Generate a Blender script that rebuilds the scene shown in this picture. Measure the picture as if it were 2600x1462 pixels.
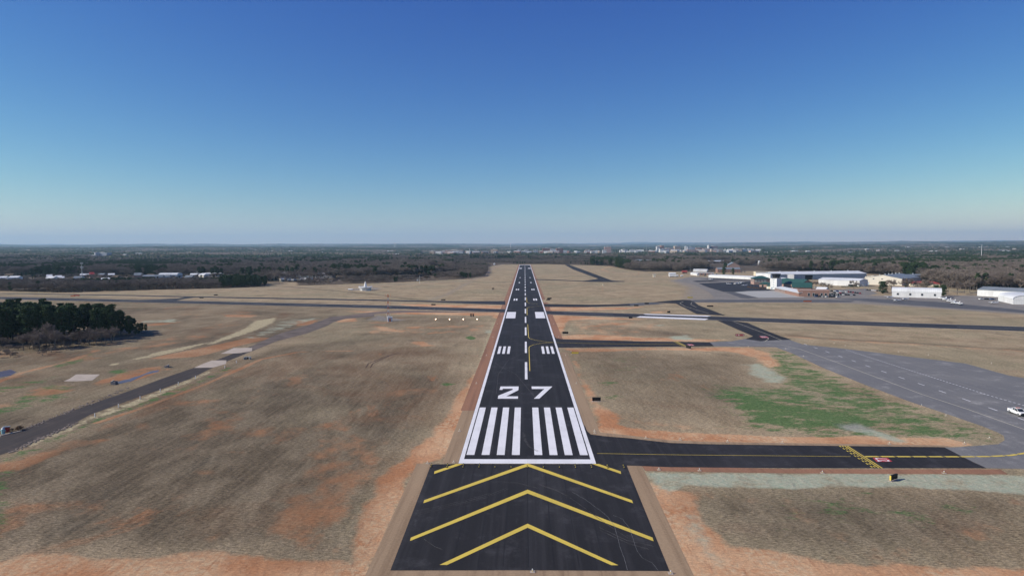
import bpy, math, random
import numpy as np
from mathutils import Vector, Matrix
R = math.radians
random.seed(7)
for o in list(bpy.data.objects): bpy.data.objects.remove(o)
S = bpy.context.scene
COL = S.collection

# ------------------------------------------------------------------ camera
CX, CD, CH = -0.41, 150.9, 47.69
YAW, PITCH, ROLL, FPX = -0.019344, 0.0600767, -0.0039126, 1688.2
F = np.array([math.sin(YAW)*math.cos(PITCH), math.cos(YAW)*math.cos(PITCH), -math.sin(PITCH)])
R0 = np.array([math.cos(YAW), -math.sin(YAW), 0.]); U0 = np.cross(R0, F)
RV = R0*math.cos(ROLL)+U0*math.sin(ROLL); UV = -R0*math.sin(ROLL)+U0*math.cos(ROLL)
CAM = np.array([CX, -CD, CH])
cd = bpy.data.cameras.new('camera'); cam = bpy.data.objects.new('camera', cd); COL.objects.link(cam)
cd.sensor_width = 36; cd.lens = 36*FPX/2600; cd.clip_start = 1; cd.clip_end = 90000
M = Matrix.Identity(4)
for i in range(3):
    M[i][0] = RV[i]; M[i][1] = UV[i]; M[i][2] = -F[i]; M[i][3] = CAM[i]
cam.matrix_world = M
S.camera = cam
def G(x, y, z=0.):
    "photo pixel (2600x1462) -> point on the level z"
    d = F+(x-1300)/FPX*RV-(y-731)/FPX*UV
    t = (z-CH)/d[2]; p = CAM+t*d
    return (p[0], p[1], z)
def AT(x, D, y=None):
    "photo column x at forward distance D; z from row y if given"
    yy = 640 if y is None else y
    d = F+(x-1300)/FPX*RV-(yy-731)/FPX*UV
    p = CAM+d*(D/d[1])
    return (p[0], p[1], p[2])
def PROJ(P):
    v = np.asarray(P, float)-CAM; z = v@F
    z = np.where(z < 1, 1, z)
    return 1300+FPX*(v@RV)/z, 731-FPX*(v@UV)/z

# ------------------------------------------------------------------ light
SUN_AZ_VEC = Vector((-0.985, -0.17, 0)).normalized(); SUN_EL = R(33)
sd = (SUN_AZ_VEC*math.cos(SUN_EL)+Vector((0, 0, math.sin(SUN_EL)))).normalized()
sl = bpy.data.lights.new('sun', 'SUN'); sl.energy = 4.9; sl.angle = R(0.53); sl.color = (1, .92, .80)
sun = bpy.data.objects.new('sun', sl); COL.objects.link(sun)
sun.rotation_euler = sd.to_track_quat('Z', 'Y').to_euler(); sun.location = (0, 0, 300)
W = bpy.data.worlds.new("World"); S.world = W; W.use_nodes = True
nt = W.node_tree; bg = nt.nodes['Background']
sky = nt.nodes.new('ShaderNodeTexSky'); sky.sky_type = 'NISHITA'; sky.sun_disc = False
sky.sun_elevation = SUN_EL; sky.sun_rotation = math.atan2(SUN_AZ_VEC.x, SUN_AZ_VEC.y)
sky.altitude = 300; sky.air_density = 1.0; sky.dust_density = 0.0; sky.ozone_density = 5.0
def _mul(src, c):
    k = nt.nodes.new('ShaderNodeMix'); k.data_type = 'RGBA'; k.blend_type = 'MULTIPLY'; k.inputs[0].default_value = 1; k.inputs[7].default_value = (*c, 1)
    nt.links.new(src, k.inputs[6]); return k.outputs[2]
# a clear winter sky is deeper and bluer overhead than the model's: per-channel response of the sky texture
sp_ = nt.nodes.new('ShaderNodeSeparateColor'); cb_ = nt.nodes.new('ShaderNodeCombineColor'); nt.links.new(_mul(sky.outputs[0], (.1, .1, .1)), sp_.inputs[0])
for i_, g_e in enumerate((2.05, 1.65, .82)):
    pw = nt.nodes.new('ShaderNodeMath'); pw.operation = 'POWER'; pw.inputs[1].default_value = g_e; nt.links.new(sp_.outputs[i_], pw.inputs[0]); nt.links.new(pw.outputs[0], cb_.inputs[i_])
nt.links.new(_mul(cb_.outputs[0], (21., 12.6, 7.7)), bg.inputs[0]); bg.inputs[1].default_value = 0.10
S.view_settings.view_transform = 'Standard'; S.view_settings.look = 'None'
S.view_settings.exposure = 0.22; S.view_settings.gamma = 1
S.render.engine = 'CYCLES'
try:
    S.cycles.volume_bounces = 1; S.cycles.max_bounces = 6; S.cycles.transparent_max_bounces = 8
except Exception: pass

# ------------------------------------------------------------------ materials
def new_mat(name):
    m = bpy.data.materials.new(name); m.use_nodes = True
    return m, m.node_tree, m.node_tree.nodes['Principled BSDF']
def mat(name, col, rough=.7, var=.12, scale=.6, metal=0., bump=0., stretch=(1, 1, 1), spec=.3, emit=None):
    m, t, b = new_mat(name)
    b.inputs['Roughness'].default_value = rough; b.inputs['Metallic'].default_value = metal
    b.inputs['Specular IOR Level'].default_value = spec
    if emit:
        b.inputs['Emission Color'].default_value = (*emit[:3], 1); b.inputs['Emission Strength'].default_value = emit[3]
    if var:
        tc = t.nodes.new('ShaderNodeTexCoord'); mp = t.nodes.new('ShaderNodeMapping'); mp.inputs['Scale'].default_value = stretch
        n = t.nodes.new('ShaderNodeTexNoise'); n.inputs['Scale'].default_value = scale; n.inputs['Detail'].default_value = 5
        r = t.nodes.new('ShaderNodeMapRange'); r.inputs[1].default_value = .3; r.inputs[2].default_value = .7
        r.inputs[3].default_value = 1-var; r.inputs[4].default_value = 1+var
        mx = t.nodes.new('ShaderNodeMix'); mx.data_type = 'RGBA'; mx.blend_type = 'MULTIPLY'; mx.inputs[0].default_value = 1
        mx.inputs[6].default_value = (*col, 1)
        t.links.new(tc.outputs['Object'], mp.inputs[0]); t.links.new(mp.outputs[0], n.inputs[0])
        t.links.new(n.outputs[0], r.inputs[0]); t.links.new(r.outputs[0], mx.inputs[7]); t.links.new(mx.outputs[2], b.inputs['Base Color'])
        if bump:
            bp = t.nodes.new('ShaderNodeBump'); bp.inputs['Strength'].default_value = bump; bp.inputs['Distance'].default_value = .1
            t.links.new(n.outputs[0], bp.inputs['Height']); t.links.new(bp.outputs[0], b.inputs['Normal'])
    else: b.inputs['Base Color'].default_value = (*col, 1)
    return m
class NT:
    def __init__(s, t): s.t = t; s.tc = t.nodes.new('ShaderNodeTexCoord')
    def n(s, ty): return s.t.nodes.new(ty)
    def l(s, a, b): s.t.links.new(a, b)
    def noise(s, scale, detail=4, rough=.55, stretch=(1, 1, 1), rot=0, dist=0):
        mp = s.n('ShaderNodeMapping'); mp.inputs['Scale'].default_value = stretch; mp.inputs['Rotation'].default_value[2] = rot
        s.l(s.tc.outputs['Object'], mp.inputs[0])
        n = s.n('ShaderNodeTexNoise'); n.inputs['Scale'].default_value = scale; n.inputs['Detail'].default_value = detail
        n.inputs['Roughness'].default_value = rough; n.inputs['Distortion'].default_value = dist
        s.l(mp.outputs[0], n.inputs[0]); return n.outputs[0]
    def rng(s, v, a, b, c=0, d=1, smooth=True):
        r = s.n('ShaderNodeMapRange'); r.interpolation_type = 'SMOOTHSTEP' if smooth else 'LINEAR'
        for i, q in zip((1, 2, 3, 4), (a, b, c, d)): r.inputs[i].default_value = q
        s.l(v, r.inputs[0]); return r.outputs[0]
    def m(s, op, a, b):
        k = s.n('ShaderNodeMath'); k.operation = op
        for i, v in enumerate((a, b)):
            if isinstance(v, (int, float)): k.inputs[i].default_value = v
            else: s.l(v, k.inputs[i])
        return k.outputs[0]
    def mix(s, f, a, b, mode='MIX'):
        k = s.n('ShaderNodeMix'); k.data_type = 'RGBA'; k.blend_type = mode
        if isinstance(f, (int, float)): k.inputs[0].default_value = f
        else: s.l(f, k.inputs[0])
        for i, v in ((6, a), (7, b)):
            if isinstance(v, tuple): k.inputs[i].default_value = (*v, 1)
            else: s.l(v, k.inputs[i])
        return k.outputs[2]

def ground_material():
    m, t, b = new_mat('ground_cover'); N = NT(t)
    b.inputs['Roughness'].default_value = .95; b.inputs['Specular IOR Level'].default_value = .1
    def attr(nm):
        a = N.n('ShaderNodeAttribute'); a.attribute_name = nm; sp = N.n('ShaderNodeSeparateColor'); N.l(a.outputs['Color'], sp.inputs[0])
        return sp.outputs[0], sp.outputs[1], sp.outputs[2], a.outputs['Alpha']
    clay, green, teal, dark = attr('fa'); straw, mat_, floor, gravel = attr('fb')
    big = N.noise(.012, 4); mid = N.noise(.05, 5, .6); patch = N.noise(.09, 6, .65, (1, .55, 1))
    fine = N.noise(.9, 6, .7); tiny = N.noise(3.2, 4, .7); mow = N.noise(.35, 4, .6, (1, .12, 1), .5)
    tuft = N.noise(1.6, 5, .75, (.6, 1.6, 1), .35)
    c = N.mix(N.rng(mid, .35, .65), (.29, .222, .135), (.415, .325, .205))
    c = N.mix(N.m('MULTIPLY', N.rng(big, .45, .62), .5), c, (.235, .22, .135))
    c = N.mix(N.m('MULTIPLY', N.rng(N.noise(.03, 5, .6, (1, 2.2, 1)), .55, .72), .45), c, (.30, .19, .125))
    c = N.mix(N.m('MULTIPLY', N.rng(mow, .45, .75), .35), c, (.52, .42, .27))
    # dark rough vegetation
    dk = N.mix(N.rng(patch, .4, .62), (.088, .068, .044), (.178, .142, .094))
    dk = N.mix(N.m('MULTIPLY', N.rng(N.noise(.028, 5, .6), .5, .66), .6), dk, (.085, .066, .045))
    c = N.mix(N.m('MULTIPLY', dark, .95), c, dk)
    # sparse natural clay scars where dark
    sc = N.rng(N.noise(.045, 7, .68, (1, .6, 1), .4, .6), .60, .70)
    c = N.mix(N.m('MULTIPLY', N.m('MULTIPLY', N.rng(N.noise(.02, 6, .66, (1, .6, 1), .5, .8), .50, .64), .55), dark), c, (.17, .088, .045))
    c = N.mix(N.m('MULTIPLY', N.m('MULTIPLY', sc, .8), dark), c, (.34, .155, .07))
    c = N.mix(N.m('MULTIPLY', N.rng(N.noise(.05, 6, .7, (1, .5, 1), .7), .56, .68), .45), c, (.075, .068, .052))
    c = N.mix(N.m('MULTIPLY', N.m('MULTIPLY', mat_, N.rng(fine, .3, .55)), .8), c, (.42, .34, .225))
    # green
    gm = N.rng(N.m('ADD', green, N.m('MULTIPLY', N.m('SUBTRACT', N.noise(.16, 9, .82, (.7, 1.3, 1)), .5), 3.2)), .42, .78)
    c = N.mix(N.m('MULTIPLY', gm, .88), c, N.mix(N.rng(fine, .35, .65), (.045, .128, .033), (.10, .18, .062)))
    # bare clay
    cm = N.rng(N.m('ADD', clay, N.m('MULTIPLY', N.m('SUBTRACT', N.noise(.10, 8, .66, (1, .7, 1)), .5), 1.5)), .36, .68)
    cc = N.mix(N.rng(mid, .38, .62), (.45, .215, .105), (.57, .345, .195))
    cc = N.mix(N.m('MULTIPLY', N.m('MULTIPLY', N.rng(N.noise(.9, 6, .75, (1, .8, 1)), .42, .6), N.rng(N.noise(.06, 5, .6, (1, .6, 1), .2), .42, .58)), .75), cc, (.60, .46, .29))
    cc = N.mix(N.m('MULTIPLY', N.rng(N.noise(.5, 5, .6, (3, .3, 1), .25), .56, .66), .4), cc, (.33, .14, .07))
    cc = N.mix(N.m('MULTIPLY', dark, .78), cc, (.19, .098, .050))
    c = N.mix(cm, c, cc)
    # straw
    sm = N.rng(N.m('ADD', straw, N.m('MULTIPLY', N.m('SUBTRACT', N.noise(.3, 7, .75), .5), 1.6)), .35, .6)
    c = N.mix(sm, c, N.mix(N.rng(fine, .35, .65), (.36, .31, .19), (.52, .45, .28)))
    # hydroseed
    tm = N.rng(N.m('ADD', teal, N.m('MULTIPLY', N.m('SUBTRACT', N.noise(.14, 7, .66), .5), 1.5)), .3, .8)
    c = N.mix(N.m('MULTIPLY', tm, .9), c, N.mix(N.rng(fine, .4, .6), (.335, .40, .30), (.44, .45, .335)))
    # gravel
    c = N.mix(gravel, c, N.mix(N.rng(fine, .35, .65), (.20, .185, .17), (.28, .265, .245)))
    # leaf litter under woods
    c = N.mix(floor, c, N.mix(N.rng(mid, .35, .65), (.075, .058, .045), (.11, .088, .068)))
    stk = N.noise(.55, 6, .7, (1.6, .09, 1), .42); stk2 = N.noise(.8, 5, .7, (1.4, .07, 1), -.35)
    sk = N.m('ADD', N.m('MULTIPLY', N.rng(stk, .38, .7), .18), N.m('MULTIPLY', N.rng(stk2, .4, .7), .14))
    c = N.mix(N.m('MULTIPLY', sk, N.m('SUBTRACT', 1., N.m('MAXIMUM', cm, gm))), c, (.36, .285, .19))
    v = N.rng(tuft, .33, .67, .42, 1.52, False); v2 = N.rng(tiny, .3, .7, .65, 1.32, False)
    vv = N.m('MULTIPLY', v, v2); cm = N.m('MAXIMUM', cm, tm); vv = N.m('ADD', N.m('MULTIPLY', vv, N.m('SUBTRACT', 1., N.m('MULTIPLY', cm, .62))), N.m('MULTIPLY', cm, .62))
    cmb = N.n('ShaderNodeCombineColor')
    for i in range(3): N.l(vv, cmb.inputs[i])
    c = N.mix(1., c, cmb.outputs[0], 'MULTIPLY')
    N.l(c, b.inputs['Base Color'])
    bp = N.n('ShaderNodeBump'); bp.inputs['Strength'].default_value = .9; bp.inputs['Distance'].default_value = .35
    h = N.m('ADD', N.m('MULTIPLY', tuft, .6), N.m('MULTIPLY', N.noise(.45, 4), .8))
    N.l(h, bp.inputs['Height']); N.l(bp.outputs[0], b.inputs['Normal'])
    return m
def asphalt_mat(name, col, streak=.25, rot=0, light=None, wear=.25):
    m, t, b = new_mat(name); N = NT(t)
    b.inputs['Roughness'].default_value = .85; b.inputs['Specular IOR Level'].default_value = .25
    st = N.noise(.55, 5, .65, (1, .02, 1), rot); cl = N.noise(.03, 5, .6); fi = N.noise(2.5, 4, .7)
    k = light or tuple(min(1, x*1.9+.01) for x in col)
    c = N.mix(N.m('MULTIPLY', N.rng(st, .42, .72), streak), col, k)
    c = N.mix(N.m('MULTIPLY', N.rng(cl, .45, .7), wear), c, k)
    c = N.mix(N.m('MULTIPLY', N.rng(N.noise(.12, 7, .75), .52, .72), wear), c, tuple(x*1.8+.01 for x in k))
    c = N.mix(N.m('MULTIPLY', N.rng(N.noise(.3, 6, .8, (1, .25, 1), rot+.6), .6, .75), wear*.8), c, tuple(x*2.4+.01 for x in k))
    cmb = N.n('ShaderNodeCombineColor'); v = N.rng(fi, .3, .7, .85, 1.15, False)
    for i in range(3): N.l(v, cmb.inputs[i])
    N.l(N.mix(1., c, cmb.outputs[0], 'MULTIPLY'), b.inputs['Base Color'])
    return m
def paint_mat(name, col, worn):
    m, t, b = new_mat(name); N = NT(t); b.inputs['Roughness'].default_value = .7
    a = N.rng(N.noise(.7, 6, .7, (1, .15, 1)), .5, .8)
    c = N.mix(N.m('MULTIPLY', a, .35), col, worn); c = N.mix(N.m('MULTIPLY', N.rng(N.noise(.15, 4), .4, .7), .25), c, worn)
    N.l(c, b.inputs['Base Color']); return m
def rand_mat(name, c1, c2, rough=.9, trans=0.):
    m, t, b = new_mat(name); N = NT(t); b.inputs['Roughness'].default_value = rough; b.inputs['Specular IOR Level'].default_value = .1
    oi = N.n('ShaderNodeObjectInfo'); n = N.noise(.35, 3)
    f = N.m('ADD', N.m('MULTIPLY', oi.outputs['Random'], .7), N.m('MULTIPLY', N.rng(n, .35, .65), .3))
    N.l(N.mix(f, c1, c2), b.inputs['Base Color']); return m
def ribbed(name, col, rough, pitch, var, wall=False):
    m, t, b = new_mat(name); N = NT(t); b.inputs['Roughness'].default_value = rough; b.inputs['Specular IOR Level'].default_value = .3
    sx = N.n('ShaderNodeSeparateXYZ'); N.l(N.tc.outputs['Object'], sx.inputs[0])
    u = N.m('ADD', sx.outputs[0], sx.outputs[1]) if wall else sx.outputs[0]
    rib = N.m('LESS_THAN', N.m('FRACT', N.m('DIVIDE', u, pitch), 0), .12); dirt = N.rng(N.noise(.12, 6, .65, (1, 1, .5)), .35, .7)
    pan = N.n('ShaderNodeTexWhiteNoise'); pan.noise_dimensions = '1D'; N.l(N.m('FLOOR', N.m('DIVIDE', u, pitch*4), 0), pan.inputs['W'])
    k = N.m('SUBTRACT', 1., N.m('ADD', N.m('MULTIPLY', rib, .16), N.m('ADD', N.m('MULTIPLY', dirt, var), N.m('MULTIPLY', pan.outputs[0], .07))))
    cmb = N.n('ShaderNodeCombineColor')
    for i in range(3): N.l(k, cmb.inputs[i])
    N.l(N.mix(1., col, cmb.outputs[0], 'MULTIPLY'), b.inputs['Base Color']); return m
MT = dict(
    ground=ground_material(),
    tar=asphalt_mat('fresh_asphalt', (.0165, .016, .0175), .65, 0, (.038, .037, .040), .5),
    tar_x=asphalt_mat('taxiway_asphalt', (.018, .0172, .0185), .6, R(90), (.040, .038, .041), .5),
    tar_c=asphalt_mat('cross_runway_asphalt', (.027, .028, .033), .3, R(72), (.05, .052, .06)),
    old=asphalt_mat('old_asphalt', (.152, .152, .154), .5, R(60), (.215, .21, .20), .5),
    apron=asphalt_mat('apron_asphalt', (.19, .175, .155), .35, R(72), (.25, .23, .205), .5),
    seal=asphalt_mat('sealed_asphalt', (.088, .088, .092), .4, R(72), (.12, .125, .13), .4),
    road=asphalt_mat('service_road_asphalt', (.040, .034, .032), .6, R(-70), (.075, .058, .048), .6),
    conc=asphalt_mat('apron_concrete', (.36, .36, .34), .3, 0, (.44, .43, .41), .3),
    slab=mat('bare_concrete', (.42, .36, .30), .9, .15, .3),
    white=paint_mat('white_paint', (.78, .78, .79), (.42, .42, .42)),
    dull=paint_mat('dull_white_paint', (.42, .43, .44), (.22, .23, .24)),
    yellow=paint_mat('yellow_paint', (.66, .50, .075), (.36, .27, .06)),
    dyel=paint_mat('faded_yellow_paint', (.50, .46, .35), (.3, .28, .24)),
    red=paint_mat('red_paint', (.42, .03, .035), (.25, .04, .04)),
    black=mat('black_metal', (.012, .012, .013), .6, .1),
    rubber=mat('rubber', (.015, .015, .016), .9, .1),
    glass=mat('dark_glass', (.02, .028, .036), .12, 0, spec=.6),
    chrome=mat('bare_metal', (.55, .56, .58), .35, .1, metal=.8),
    wwall=ribbed('white_metal_wall', (.72, .73, .73), .6, 1.2, .14, True),
    wroof=ribbed('white_metal_roof', (.74, .76, .76), .45, 1.5, .16),
    groof=ribbed('grey_metal_roof', (.22, .25, .27), .5, 1.5, .2),
    grwall=mat('grey_blue_wall', (.33, .39, .44), .6, .1, .4),
    beige=mat('beige_metal_wall', (.60, .56, .48), .7, .06, .3, stretch=(8, 8, .3)),
    cream=mat('cream_wall', (.62, .56, .42), .8, .08),
    brick=mat('red_brick', (.25, .15, .12), .9, .25, 2.),
    brick2=mat('pale_brick', (.36, .24, .20), .9, .25, 2.),
    redroof=mat('red_roof', (.30, .05, .045), .6, .15, .8),
    green=mat('green_metal_roof', (.03, .085, .072), .45, .12, .4, stretch=(6, .4, 1)),
    blue=mat('blue_door', (.20, .36, .48), .6, .1),
    wdoor=mat('white_door', (.66, .68, .68), .5, .06),
    trunk=mat('bark', (.10, .075, .055), .95, .2, 2.),
    bark2=mat('grey_bark', (.15, .13, .115), .95, .2, 2.),
    twig=rand_mat('bare_twigs', (.115, .094, .078), (.275, .23, .195)),
    needle=rand_mat('pine_needles', (.026, .050, .022), (.062, .098, .040)),
    rust=rand_mat('rusty_scrub', (.12, .075, .05), (.22, .13, .08)),
    water=mat('muddy_water', (.10, .08, .09), .3, .35, .5, spec=.35),
    jute=asphalt_mat('erosion_matting', (.33, .235, .145), .9, 0, (.22, .15, .09), .35),
    redsoil=asphalt_mat('graded_red_soil', (.30, .155, .09), .9, 0, (.20, .105, .065), .4),
    orange=mat('orange_paint', (.55, .12, .03), .6, .1),
    carred=mat('red_car_paint', (.30, .02, .025), .25, 0, spec=.6), carblue=mat('blue_car_paint', (.03, .07, .2), .25, 0, spec=.6),
    carblack=mat('black_car_paint', (.012, .012, .014), .2, 0, spec=.6), carsilver=mat('silver_car_paint', (.42, .43, .45), .25, 0, spec=.6),
    carwhite=mat('white_car_paint', (.72, .73, .73), .3, .04, spec=.5), tan=mat('tan_paint', (.45, .36, .22), .6, .1),
)
def asphalt_lines(): pass

# ------------------------------------------------------------------ mesh builder
class MB:
    def __init__(s): s.v = []; s.f = []; s.m = []
    def add(s, vs, fs, mi=0):
        k = len(s.v); s.v += [tuple(p) for p in vs]; s.f += [tuple(i+k for i in f) for f in fs]; s.m += [mi]*len(fs); return s
    def box(s, x0, x1, y0, y1, z0, z1, mi=0):
        return s.add([(x0, y0, z0), (x1, y0, z0), (x1, y1, z0), (x0, y1, z0), (x0, y0, z1), (x1, y0, z1), (x1, y1, z1), (x0, y1, z1)],
                     [(0, 3, 2, 1), (4, 5, 6, 7), (0, 1, 5, 4), (1, 2, 6, 5), (2, 3, 7, 6), (3, 0, 4, 7)], mi)
    def tube(s, p0, p1, r0, r1=None, n=8, mi=0, cap=True):
        r1 = r0 if r1 is None else r1
        p0 = Vector(p0); p1 = Vector(p1); d = (p1-p0); 
        if d.length < 1e-6: return s
        d.normalize(); a = d.orthogonal().normalized(); b = d.cross(a)
        vs = [p0+(a*math.cos(2*math.pi*i/n)+b*math.sin(2*math.pi*i/n))*r0 for i in range(n)]+[p1+(a*math.cos(2*math.pi*i/n)+b*math.sin(2*math.pi*i/n))*r1 for i in range(n)]
        fs = [(i, (i+1) % n, n+(i+1) % n, n+i) for i in range(n)]
        if cap: fs += [tuple(range(n))[::-1], tuple(range(n, 2*n))]
        return s.add(vs, fs, mi)
    def prism(s, poly, z0, z1, mi=0):
        n = len(poly)
        return s.add([(p[0], p[1], z0) for p in poly]+[(p[0], p[1], z1) for p in poly],
                     [(i, (i+1) % n, n+(i+1) % n, n+i) for i in range(n)]+[tuple(range(n))[::-1], tuple(range(n, 2*n))], mi)
    def loft(s, rings, mi=0):
        n = len(rings[0]); vs = [p for r in rings for p in r]; fs = []
        for k in range(len(rings)-1):
            for i in range(n): fs.append((k*n+i, k*n+(i+1) % n, (k+1)*n+(i+1) % n, (k+1)*n+i))
        fs += [tuple(range(n))[::-1], tuple(range((len(rings)-1)*n, len(rings)*n))]
        return s.add(vs, fs, mi)
    def sheet(s, poly, z, mi=0):
        return s.add([(p[0], p[1], z) for p in poly], [tuple(range(len(poly)))], mi)
    def build(s, name, mats, parent=None, smooth=False, tri=False):
        me = bpy.data.meshes.new(name); me.from_pydata(s.v, [], s.f)
        if not isinstance(mats, (list, tuple)): mats = [mats]
        for m in mats: me.materials.append(m)
        if len(mats) > 1: me.polygons.foreach_set('material_index', s.m)
        if smooth: me.polygons.foreach_set('use_smooth', [True]*len(me.polygons))
        me.update(); o = bpy.data.objects.new(name, me); COL.objects.link(o)
        if parent: o.parent = parent
        return o
def tag(o, label=None, cat=None, group=None, kind=None):
    if label: o['label'] = label
    if cat: o['category'] = cat
    if group: o['group'] = group
    if kind: o['kind'] = kind
    return o
def empty(name, loc, rz=0, label=None, cat=None, group=None):
    o = bpy.data.objects.new(name, None); COL.objects.link(o); o.location = loc; o.rotation_euler = (0, 0, rz); o.empty_display_size = .5
    return tag(o, label, cat, group)
def kids(o): return [c for c in bpy.data.objects if c.parent == o]
def copy_tree(o, loc, rz=None, sc=None, label=None, group=None, ch=None):
    c = o.copy(); COL.objects.link(c); c.location = loc
    if rz is not None: c.rotation_euler = (0, 0, rz)
    if sc is not None: c.scale = sc if isinstance(sc, tuple) else (sc, sc, sc)
    if label: c['label'] = label
    if group: c['group'] = group
    for k, gk in (ch if ch is not None else tree_of(o)):
        d = k.copy(); COL.objects.link(d); d.parent = c
        for g, _ in gk: e = g.copy(); COL.objects.link(e); e.parent = d
    return c
def tree_of(o): return [(k, tree_of(k)) for k in kids(o)]
def swap_mat(o, old, new):
    "give a copied part its own mesh with one material replaced"
    o.data = o.data.copy()
    for i, m in enumerate(o.data.materials):
        if m == old: o.data.materials[i] = new

# ------------------------------------------------------------------ ground
def steps(lo, hi, base, rate, off):
    out = [lo]
    while out[-1] < hi:
        y = out[-1]; out.append(y+max(base, rate(y, off)))
    return np.array(out)
def growth(y, off):
    d = abs(y)+off
    return .0085*d if d < 2100 else .016*d
ys = steps(-420, 40000, .8, lambda y, o: growth(y+150, 0), 0)
xp = steps(0, 34000, .9, lambda y, o: growth(y, 0), 0); xs = np.concatenate([-xp[:0:-1], xp])
def vnoise(x, y, sc, seed=0):
    "cheap smooth value noise"
    x = x*sc+seed*17.3; y = y*sc+seed*9.1
    xi = np.floor(x).astype(np.int64); yi = np.floor(y).astype(np.int64); fx = x-xi; fy = y-yi
    fx = fx*fx*(3-2*fx); fy = fy*fy*(3-2*fy)
    def h(a, b):
        v = (a*374761393+b*668265263+seed*974634777) & 0xffffffff
        v = ((v ^ (v >> 13))*1274126177) & 0xffffffff
        return ((v ^ (v >> 16)) & 0xffff)/65535.
    return (h(xi, yi)*(1-fx)+h(xi+1, yi)*fx)*(1-fy)+(h(xi, yi+1)*(1-fx)+h(xi+1, yi+1)*fx)*fy
def fbm(x, y, sc, seed=0, o=4):
    r = 0; a = .5
    for i in range(o): r = r+a*vnoise(x, y, sc*2**i, seed+i); a *= .5
    return r
def terrain(x, y):
    x = np.asarray(x, float); y = np.asarray(y, float)
    D = np.hypot(x, y+CD)
    far = np.clip(D-2600, 0, None)
    z = far*.0064+np.clip(D-9000, 0, None)*.0012
    hills = (fbm(x, y, 1/2600., 3, 4)-.47)*np.clip(far/5000, 0, 1)*85
    return z+hills*np.clip(D/9000, .5, 2.2)
X, Y = np.meshgrid(xs, ys); gx = X.ravel(); gy = Y.ravel(); gz = terrain(gx, gy)
nv = len(gx); nc = len(xs); nr = len(ys)
fields = {k: np.zeros(nv) for k in ('clay', 'green', 'teal', 'dark', 'straw', 'mat', 'floor', 'gravel')}
def poly_w(poly, feather, x=None, y=None):
    x = gx if x is None else x; y = gy if y is None else y
    P = np.array([p[:2] for p in poly]); f = feather
    sel = np.where((x > P[:, 0].min()-f) & (x < P[:, 0].max()+f) & (y > P[:, 1].min()-f) & (y < P[:, 1].max()+f))[0]
    px = x[sel]; py = y[sel]; inside = np.zeros(len(sel), bool); dist = np.full(len(sel), 1e9)
    n = len(P)
    for i in range(n):
        a = P[i]; b = P[(i+1) % n]
        c = ((a[1] > py) != (b[1] > py)); den = (b[1]-a[1]) if abs(b[1]-a[1]) > 1e-9 else 1e-9
        inside ^= c & (px < (b[0]-a[0])*(py-a[1])/den+a[0])
        ab = b-a; t = np.clip(((px-a[0])*ab[0]+(py-a[1])*ab[1])/(ab@ab+1e-9), 0, 1)
        dist = np.minimum(dist, np.hypot(px-a[0]-t*ab[0], py-a[1]-t*ab[1]))
    sd_ = np.where(inside, dist, -dist)
    return sel, np.clip(sd_/(2*f)+.5, 0, 1)
def paint(ch, pxs, w=1., feather=2., world=False):
    poly = pxs if world else [G(*p) for p in pxs]
    sel, q = poly_w(poly, feather); fields[ch][sel] = np.maximum(fields[ch][sel], q*w)
def stroke(ch, pxs, width, w=1., feather=1.):
    pts = np.array([G(*p)[:2] for p in pxs])
    for a, b in zip(pts[:-1], pts[1:]):
        d = b-a; L = np.hypot(*d); n_ = np.array([-d[1], d[0]])/max(L, 1e-6)*width/2
        paint(ch, [tuple(a+n_), tuple(b+n_), tuple(b-n_), tuple(a-n_)], w, feather, True)

# --- painted ground regions (photo pixel outlines unprojected onto the field)
paint('dark', [(-200, 1230), (0, 1180), (300, 1050), (560, 920), (700, 880), (1000, 850), (1180, 880), (1140, 1000), (1000, 1140), (900, 1300), (870, 1420), (0, 1420), (-200, 1420)], .8, 8)
paint('dark', [(-300, 980), (0, 960), (200, 920), (420, 850), (640, 810), (760, 800), (700, 870), (420, 1000), (100, 1100), (-300, 1180)], .55, 10)
paint('dark', [(850, 815), (1200, 830), (1190, 900), (700, 900)], .35, 12)
paint('dark', [(1420, 880), (1900, 905), (1900, 1060), (1620, 1080), (1480, 960)], .5, 8)
paint('dark', [(1470, 830), (1560, 825), (1650, 838), (1780, 850), (1740, 856), (1560, 850)], .5, 5)
paint('dark', [(1770, 1260), (2000, 1250), (2600, 1260), (2600, 1400), (2200, 1420), (1900, 1380), (1790, 1320)], .75, 8)
paint('green', [(1800, 1262), (2450, 1255), (2600, 1290), (2400, 1340), (2000, 1340)], .36, 5)
paint('dark', [(-700, 775), (0, 775), (600, 782), (860, 800), (700, 880), (420, 1000), (100, 1130), (-500, 1250)], .72, 14)
paint('dark', [(-700, 748), (0, 748), (900, 775), (900, 800), (0, 785), (-700, 780)], .45, 14)
paint('dark', [(900, 800), (1230, 805), (1180, 880), (860, 900)], .6, 12); paint('dark', [(-500, 1080), (0, 1040), (330, 960), (60, 1110), (-500, 1300)], .6, 5)
_w = fbm(gx, gy, 1/60., 201, 4); _w2 = fbm(gx+40*_w, gy*.8-30*_w, 1/38., 211, 5); _w3 = fbm(gx*.8+gy*.5, gy*.9-gx*.3, 1/22., 221, 4)
fields['dark'] *= np.clip(1.02+1.8*(_w-.47)+1.1*(_w3-.47), .4, 1.4); fields['dark'] = np.clip(fields['dark'], 0, 1)
rust = np.clip((_w2-.525)*6, 0, 1)*np.clip(fields['dark']*1.3, 0, 1)*np.clip((1500-gy)/1500, 0, 1)
fields['clay'] = np.maximum(fields['clay'], rust*.54)
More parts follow.
